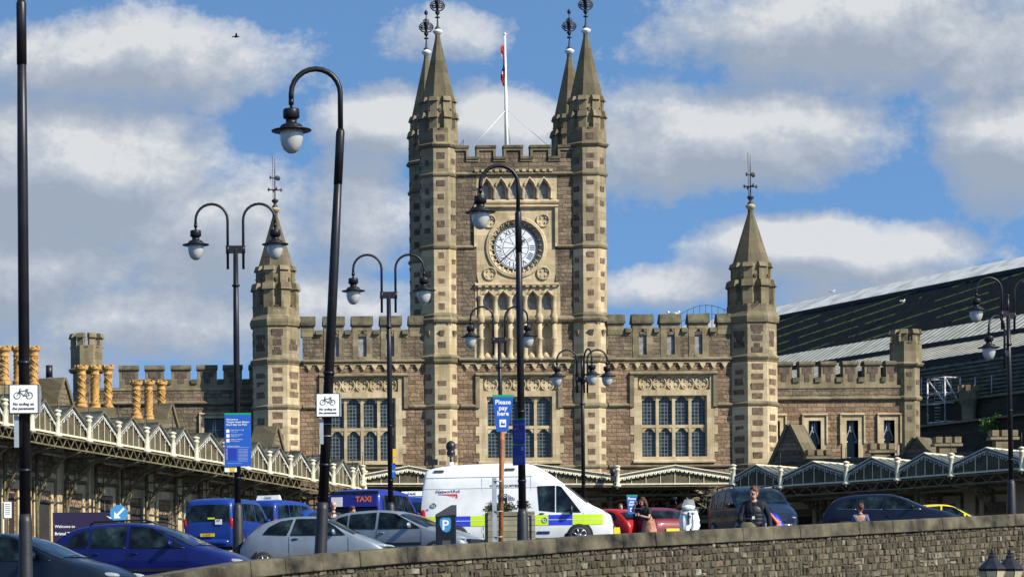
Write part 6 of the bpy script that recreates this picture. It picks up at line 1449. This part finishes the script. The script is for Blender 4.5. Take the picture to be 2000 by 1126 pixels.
q=MB(); q.tube([(.28,-.36,1.05),(.36,-.15,1.06),(.36,.15,1.06),(.28,.36,1.05)],.022,6); q.tube([(.28,.3,1.05),(.3,.42,1.35)],.01,4); q.tube([(.28,-.3,1.05),(.3,-.38,1.3)],.01,4); q.sphere((.3,.43,1.38),.06,8,6,0,(.3,1.2,.8)); q.sphere((.3,-.39,1.33),.06,8,6,0,(.3,1.2,.8)); q.build('handlebar',M['black'],sc_)
q=MB(); shell(q,[(-.7,.17,.8,.86),(-.35,.17,.78,.88),(-.05,.13,.74,.82)]); q.build('seat',M['black'],sc_)
q=MB(); vs=[]; 
for i in range(5):
    for j in range(7): y=-.19+.063*j; vs.append((.44-.04*i-y*y*.8,y*(1-.08*i),1.08+.055*i))
q.add(vs,[(i*7+j,i*7+j+1,i*7+j+8,i*7+j+7) for i in range(4) for j in range(6)],0,True); gm2,t_,b_2=base_mat('clear windshield'); b_2.inputs['Base Color'].default_value=(.55,.6,.65,1); b_2.inputs['Alpha'].default_value=.4; b_2.inputs['Roughness'].default_value=.1; q.build('windshield',gm2,sc_,fix=False)
q=MB(); shell(q,[(-1.0,.12,.90,1.08),(-.9,.17,.86,1.14),(-.68,.17,.86,1.14),(-.6,.13,.9,1.08)]); q.build('top_box',M['greypl'],sc_)
q=MB(); q.box(.462,.478,-.03,.03,.60,.94); q.build('horn_cover',M['greypl'],sc_); q=MB(); q.box(.20,.40,-.16,.16,.24,.42); q.tube([(.5,-.07,.55),(.66,-.08,.27)],.025,6); q.tube([(.5,.07,.55),(.66,.08,.27)],.025,6); q.build('fork',M['black'],sc_)
for s_ in (-1,1): q=MB(); q.sphere((.50,s_*.13,.9),.05,8,6,0,(.7,1.3,.7)); q.build('indicator',M['lamp'],sc_)
# ------------------------------------------------------------------ people
def merge_into(o,mb,mat=None):
    bm=bmesh.new(); bm.from_mesh(o.data); me=bpy.data.meshes.new('t'); me.from_pydata(mb.v,[],mb.f); 
    for p_ in me.polygons: p_.use_smooth=True
    bm.from_mesh(me); bm.to_mesh(o.data); bm.free(); bpy.data.meshes.remove(me)
def person(label,loc,rz,J,tops,legs,hair=None,hairlen=0,scale=1.0,glasses=False,head_turn=0,head_tilt=0,shoe=True,fem=False,hands=True,nobody_legs=False):
    r=thing('person',label,'person',loc,rz); K=scale
    V=lambda q: tuple(Vector(q)*K)
    j=dict(pelvis=(0,0,.95),spine=(0,0,1.13),chest=(0,0,1.34),neck=(0,0,1.49),skull=(0,-.01,1.55),sl=(-.185,0,1.42),el=(-.24,.0,1.14),wl=(-.25,-.08,.89),sr=(.185,0,1.42),er=(.24,0,1.14),wr=(.25,-.08,.89),
      hl=(-.09,0,.92),kl=(-.10,-.02,.50),al=(-.10,.03,.09),tl=(-.11,-.13,.04),hr=(.09,0,.92),kr=(.10,-.02,.50),ar=(.10,.03,.09),tr=(.11,-.13,.04)); j.update(J)
    nm=['pelvis','spine','chest','neck','skull','sl','el','wl','sr','er','wr','hl','kl','al','tl','hr','kr','ar','tr']; ix={n_:i for i,n_ in enumerate(nm)}
    rad=dict(pelvis=(.15,.11),spine=(.13,.10),chest=(.16,.11),neck=.055,skull=.06,sl=.06,el=.042,wl=.03,sr=.06,er=.042,wr=.03,hl=.09,kl=.06,al=.04,tl=.035,hr=.09,kr=.06,ar=.04,tr=.035)
    ed=[('pelvis','spine'),('spine','chest'),('chest','neck'),('neck','skull'),('chest','sl'),('sl','el'),('el','wl'),('chest','sr'),('sr','er'),('er','wr'),('pelvis','hl'),('hl','kl'),('kl','al'),('al','tl'),('pelvis','hr'),('hr','kr'),('kr','ar'),('ar','tr')]
    sc1=lambda q,f=1: tuple(x*K*f for x in q) if isinstance(q,tuple) else q*K*f
    body=skinmesh('body',M['skin'],[V(j[n_]) for n_ in nm],[(ix[a],ix[b]) for a,b in ed],[sc1(rad[n_]) for n_ in nm],r,0,2)
    hd=MB(); hc=Vector(j['skull'])*K+Vector((0,0,.11*K)); Mh=Matrix.Rotation(head_turn,3,'Z')@Matrix.Rotation(head_tilt,3,'X')
    def hp(x,y,z): return hc+Mh@(Vector((x,y,z))*K)
    M3=Mh.to_4x4()
    hd.sphere(hp(0,.01,.02),.098*K,16,12,0,(.82,1.0,1.12),Mh); hd.sphere(hp(0,-.026,-.05),.068*K,12,10,0,(.88,.88,1.0),Mh); hd.sphere(hp(0,-.10,-.005),.018*K,8,6,0,(.8,1,1.6),Mh)
    for s_ in (-1,1):
        hd.sphere(hp(s_*.082,.01,.0),.025*K,8,6,0,(.4,.8,1.2),Mh)
        hn='wl' if s_<0 else 'wr'; en='el' if s_<0 else 'er'
        if hands:
            w_=Vector(j[hn])*K; f=(w_-Vector(j[en])*K).normalized(); side=f.cross(Vector((0,1,.2))).normalized(); nn=f.cross(side).normalized()
            hd.sphere(w_+f*.045*K,.045*K,8,8,0,(.8,.8,.8)); 
            for q in range(4):
                o=side*(q-1.5)*.019*K; L_=(.075,.085,.08,.06)[q]*K; hd.tube([w_+f*.07*K+o,w_+f*(.07*K+L_*.55)+o+nn*.008*K,w_+f*(.07*K+L_*.9)+o+nn*.03*K],[.0095*K,.009*K,.007*K],6)
            hd.tube([w_+f*.02*K-side*.03*K,w_+f*.05*K-side*.055*K,w_+f*.085*K-side*.06*K+nn*.01*K],[.012*K,.010*K,.008*K],6)
    merge_into(body,hd)
    fc=MB()
    for s_ in (-1,1): fc.sphere(hp(s_*.032,-.078,.012),.011*K,6,5); fc.tube([hp(s_*.018,-.092,.032),hp(s_*.048,-.084,.034)],.005*K,4)
    fc.tube([hp(-.022,-.098,-.062),hp(.022,-.098,-.062)],.005*K,4); fc.build('face_features',plain('dark eyes and brows',(.05,.025,.02),.6,var=0),body)
    if glasses:
        g=MB()
        for s_ in (-1,1): g.tube([hp(s_*.034+.022*cos(a),-.098,.012+.016*sin(a)) for a in [2*pi*i/10 for i in range(10)]],.004*K,4,0,True); g.tube([hp(s_*.056,-.095,.015),hp(s_*.082,.0,.018)],.004*K,4)
        g.build('glasses',M['black'],r)
    if tops:
        q=MB(); nb_=(Vector(j['neck'])*.65+Vector(j['chest'])*.35)*K+Vector((0,0,.035*K)); q.tube([nb_+Vector((.072*K*cos(x_),.066*K*sin(x_),.01*K*sin(x_))) for x_ in [2*pi*k_/12 for k_ in range(12)]],.022*K,6,0,True); q.build('collar',tops[0][1],r)
    if hair:
        h=MB(); h.sphere(hp(0,.028,.045),.104*K,16,12,0,(.86,1.0,1.06),Mh); rg=random.Random(len(label))
        for i in range(26): a=rg.uniform(0,2*pi); e=rg.uniform(.2,1.3); h.sphere(hp(.085*cos(a)*sin(e),.028+.09*sin(a)*sin(e),.05+.10*cos(e)),.026*K,7,5)
        if hairlen:
            for i in range(16): a=pi*.05+pi*.9*i/15; x,y=.088*cos(a),.035+.07*sin(a); h.tube([hp(x,y,.06),hp(x*1.15,y*1.1,-.06),hp(x*1.2+rg.uniform(-.02,.02),y*1.1,-hairlen)],[.03*K,.034*K,.012*K],6)
        h.build('hair',hair,r)
    sk_=lambda nm_,mat,names,edges,f,extra=None: skinmesh(nm_,mat,[V(j[a]) if isinstance(a,str) else V(a) for a in names],edges,[sc1(rad[a],f.get(a,1.2)) if isinstance(a,str) else q for a,q in zip(names,extra or [None]*len(names))],r,0,2)
    # garments follow the same joints with larger radii
    A=['pelvis','spine','chest','neck','sl','el','wl','sr','er','wr']; E=[(0,1),(1,2),(2,3),(2,4),(4,5),(5,6),(2,7),(7,8),(8,9)]
    for (nm_,mat,kind_,f) in tops:
        if kind_=='long': sk_(nm_,mat,A,E,dict(pelvis=1.12*f,spine=1.15*f,chest=1.2*f,neck=1.35,sl=1.25*f,el=1.35*f,wl=1.35*f,sr=1.25*f,er=1.35*f,wr=1.35*f))
        if kind_=='short':
            jm=dict(j); mid=lambda a,b,t_: tuple(Vector(j[a])*(1-t_)+Vector(j[b])*t_)
            pts=['pelvis','spine','chest','neck','sl','sr']; vs=[V(j[a]) for a in pts]+[V(mid('sl','el',.7)),V(mid('sr','er',.7))]; skinmesh(nm_,mat,vs,[(0,1),(1,2),(2,3),(2,4),(2,5),(4,6),(5,7)],[sc1(rad['pelvis'],1.1*f),sc1(rad['spine'],1.15*f),sc1(rad['chest'],1.2*f),rad['neck']*1.4*K,.075*K*f,.075*K*f,.06*K*f,.06*K*f],r)
        if kind_=='vest': 
            pts=['pelvis','spine','chest','sl','sr']; skinmesh(nm_,mat,[V(j[a]) for a in pts],[(0,1),(1,2),(2,3),(2,4)],[sc1(rad['pelvis'],1.2*f),sc1(rad['spine'],1.32*f),sc1(rad['chest'],1.22*f),.085*K,.085*K],r)
            q=MB(); vs=[];nr,nc=34,20
            for i in range(nr+1):
                t_=i/nr; c=Vector(j['pelvis'])*(1-t_)+Vector(j['chest'])*t_; c=(c+Vector((0,0,-.06+.10*t_)))*K; e=1+.05*abs(sin(pi*t_*6)); top=1 if t_<.85 else 1-(t_-.85)*1.6
                for k_ in range(nc): x_=2*pi*k_/nc; vs.append(c+Vector((.188*K*f*e*top*cos(x_),.150*K*f*e*top*sin(x_),0)))
            q.add(vs,[(i*nc+k_,i*nc+(k_+1)%nc,(i+1)*nc+(k_+1)%nc,(i+1)*nc+k_) for i in range(nr) for k_ in range(nc)],0,True)
            q.build('quilting',mat,r)
    if legs:
        mat,kind_=legs
        if kind_=='trousers': 
            nn=['pelvis','hl','kl','al','hr','kr','ar']; skinmesh('trousers',mat,[V(j[a]) for a in nn],[(0,1),(1,2),(2,3),(0,4),(4,5),(5,6)],[sc1(rad[a],1.2) for a in nn],r)
        else:
            q=MB(); pe=Vector(j['pelvis'])*K; kn=(Vector(j['kl'])+Vector(j['kr']))/2*K; ax=kn-pe; vs=[];n=20
            for i in range(6):
                t_=i/5; c=pe+Vector((0,0,.14*K))+ax*t_*1.05
                for k_ in range(n): a=2*pi*k_/n; w_=(.165+.10*t_)*(1+.08*sin(5*a)*t_)*K; vs.append(c+Vector((w_*cos(a),w_*.8*sin(a),0)))
            q.add(vs,[(i*n+k_,i*n+(k_+1)%n,(i+1)*n+(k_+1)%n,(i+1)*n+k_) for i in range(5) for k_ in range(n)],0,True); q.build('skirt',mat,r,fix=False)
    if shoe:
        for s_ in ('l','r'):
            q=MB(); a,t_=Vector(j['a'+s_])*K,Vector(j['t'+s_])*K; q.tube([a+Vector((0,.05*K,-.03*K)),a+Vector((0,0,-.03*K)),t_],[.045*K,.05*K,.042*K],8); q.build('shoe',M['black'],r)
    return r
p=P(1474,1090,50.6); g=gz(p.x,50.6)
mn=person('red-haired man in glasses and dark quilted vest carrying bags by the wall',(p.x,50.6,g),R(-18),dict(chest=(0,-.05,1.34),neck=(0,-.09,1.49),skull=(0,-.125,1.525),sl=(-.2,-.05,1.41),sr=(.2,-.05,1.41),el=(-.29,-.1,1.14),wl=(-.20,-.26,.98),er=(.30,.02,1.14),wr=(.33,-.04,.86),kl=(-.12,-.14,.5),al=(-.12,-.08,.09),tl=(-.13,-.24,.04),kr=(.1,.03,.5),ar=(.1,.14,.10),tr=(.1,.0,.04)),
  [('shirt',M['cloth_pink'],'short',1.0),('jacket',M['cloth_navy'],'long',1.12),('vest',M['vest'],'vest',1.0)],(M['cloth_navy'],'trousers'),M['hairb'],0,(P(1467,945,50.6).z-g)/1.84,True,R(-30),R(10))
q=MB(); q.tube([(-.06,-.2,1.36),(-.04,-.25,1.2),(0,-.27,1.12),(.04,-.25,1.2),(.05,-.2,1.36)],.004,4); q.build('lanyard',M['greypl'],mn); q=MB(); q.box(-.025,.025,-.285,-.275,1.04,1.10); q.build('id_card',M['white'],mn)
bg=thing('shoulder_bag','dark olive canvas bag held at the man\'s front','bag',(p.x-.23,50.25,g+.62),R(-18)); q=MB(); shell(q,[(-.17,.06,.0,.3),(-.08,.1,-.04,.37),(.08,.1,-.04,.37),(.17,.06,.0,.3)]); q.build('bag_body',M['bag_olive'],bg); q=MB(); q.tube([(-.12,0,.34),(-.05,.0,.43),(.05,0,.43),(.12,0,.34)],.014,6); q.build('strap',M['cloth_black'],bg)
bb_=thing('rucksack','bright blue and orange bag hanging at the man\'s left side','bag',(p.x+.44,50.75,g+.55),R(-10)); q=MB(); shell(q,[(-.16,.08,.2,.55),(-.08,.14,.05,.66),(.05,.15,-.05,.6),(.17,.12,-.02,.42),(.24,.05,.05,.28)]); q.build('bag_body',M['bag_blue'],bb_)
q=MB(); q.tube([(-.14,-.13,.66),(-.06,-.16,.55),(.04,-.17,.42),(.0,-.17,.25),(-.04,-.15,.05),(-.06,-.12,-.02)],[.02,.035,.04,.035,.03,.02],7); q.tube([(.1,-.16,.45),(.02,-.17,.4)],.02,6); q.build('orange_band',M['bag_orange'],bb_)
q=MB(); q.tube([(-.1,0,.62),(-.1,.02,.74),(-.02,0,.62)],.015,5); q.build('handle',M['cloth_black'],bb_)
p=P(1681,1040,53.2); g=gz(p.x,53.2); hk=(P(1679,984,53.2).z-g)/1.79
person('short brown-haired child in blue grey top seen from behind at the wall',(p.x,53.2,g),R(160),{},[('shirt',M['cloth_grey'],'short',1.0)],(M['cloth_navy'],'trousers'),M['hairb'],0,hk,False,R(25),0)
p=P(1268,1050,66); g=gz(p.x,66); hk=(P(1262,975,66).z-g)/1.70
person('auburn-haired woman in black top and tan skirt raising an arm by the red car',(p.x,66,g),R(-40),dict(spine=(-.03,-.02,1.13),chest=(-.08,-.08,1.32),neck=(-.12,-.13,1.45),skull=(-.14,-.17,1.51),sl=(-.26,-.10,1.38),sr=(.08,-.08,1.38),el=(-.50,-.18,1.36),wl=(-.30,-.32,1.56),er=(.10,-.2,1.12),wr=(-.14,-.34,1.20)),[('top',M['cloth_black'],'short',1.0)],(M['cloth_tan'],'skirt'),M['haird'],.26,hk,False,R(-35),R(14),fem=True)
p=P(651,1000,67.5); g=gz(p.x,67.5); hk=(P(648,978,67.5).z-g)/1.79
person('bald man with flushed head in dark jacket behind the leaning lamp post','' or (p.x,67.5,g),R(25),{},[('jacket',M['cloth_black'],'long',1.08)],(M['cloth_navy'],'trousers'),None,0,hk,False,R(-20),R(8))
p=P(672,1010,69.5); g=gz(p.x,69.5); hk=(P(668,992,69.5).z-g)/1.62
person('stooping person in dark coat between the two silver cars',(p.x,69.5,g),R(35),dict(spine=(0,-.06,1.12),chest=(0,-.18,1.28),neck=(0,-.3,1.37),skull=(0,-.38,1.40),sl=(-.18,-.2,1.34),sr=(.18,-.2,1.34),el=(-.22,-.3,1.08),wl=(-.2,-.45,.95),er=(.22,-.3,1.08),wr=(.2,-.45,.95)),[('coat',M['cloth_black'],'long',1.12)],(M['cloth_navy'],'trousers'),M['haird'],0,hk,False,0,R(15))
p=P(1212,1000,95.5); g=gz(p.x,95.5); hk=(P(1210,984,95.5).z-g)/1.79
person('distant brown-haired person visible over the red hatchback roof',(p.x,95.5,g),R(10),{},[('top',M['cloth_navy'],'long',1.0)],(M['cloth_navy'],'trousers'),M['hairb'],0,hk)
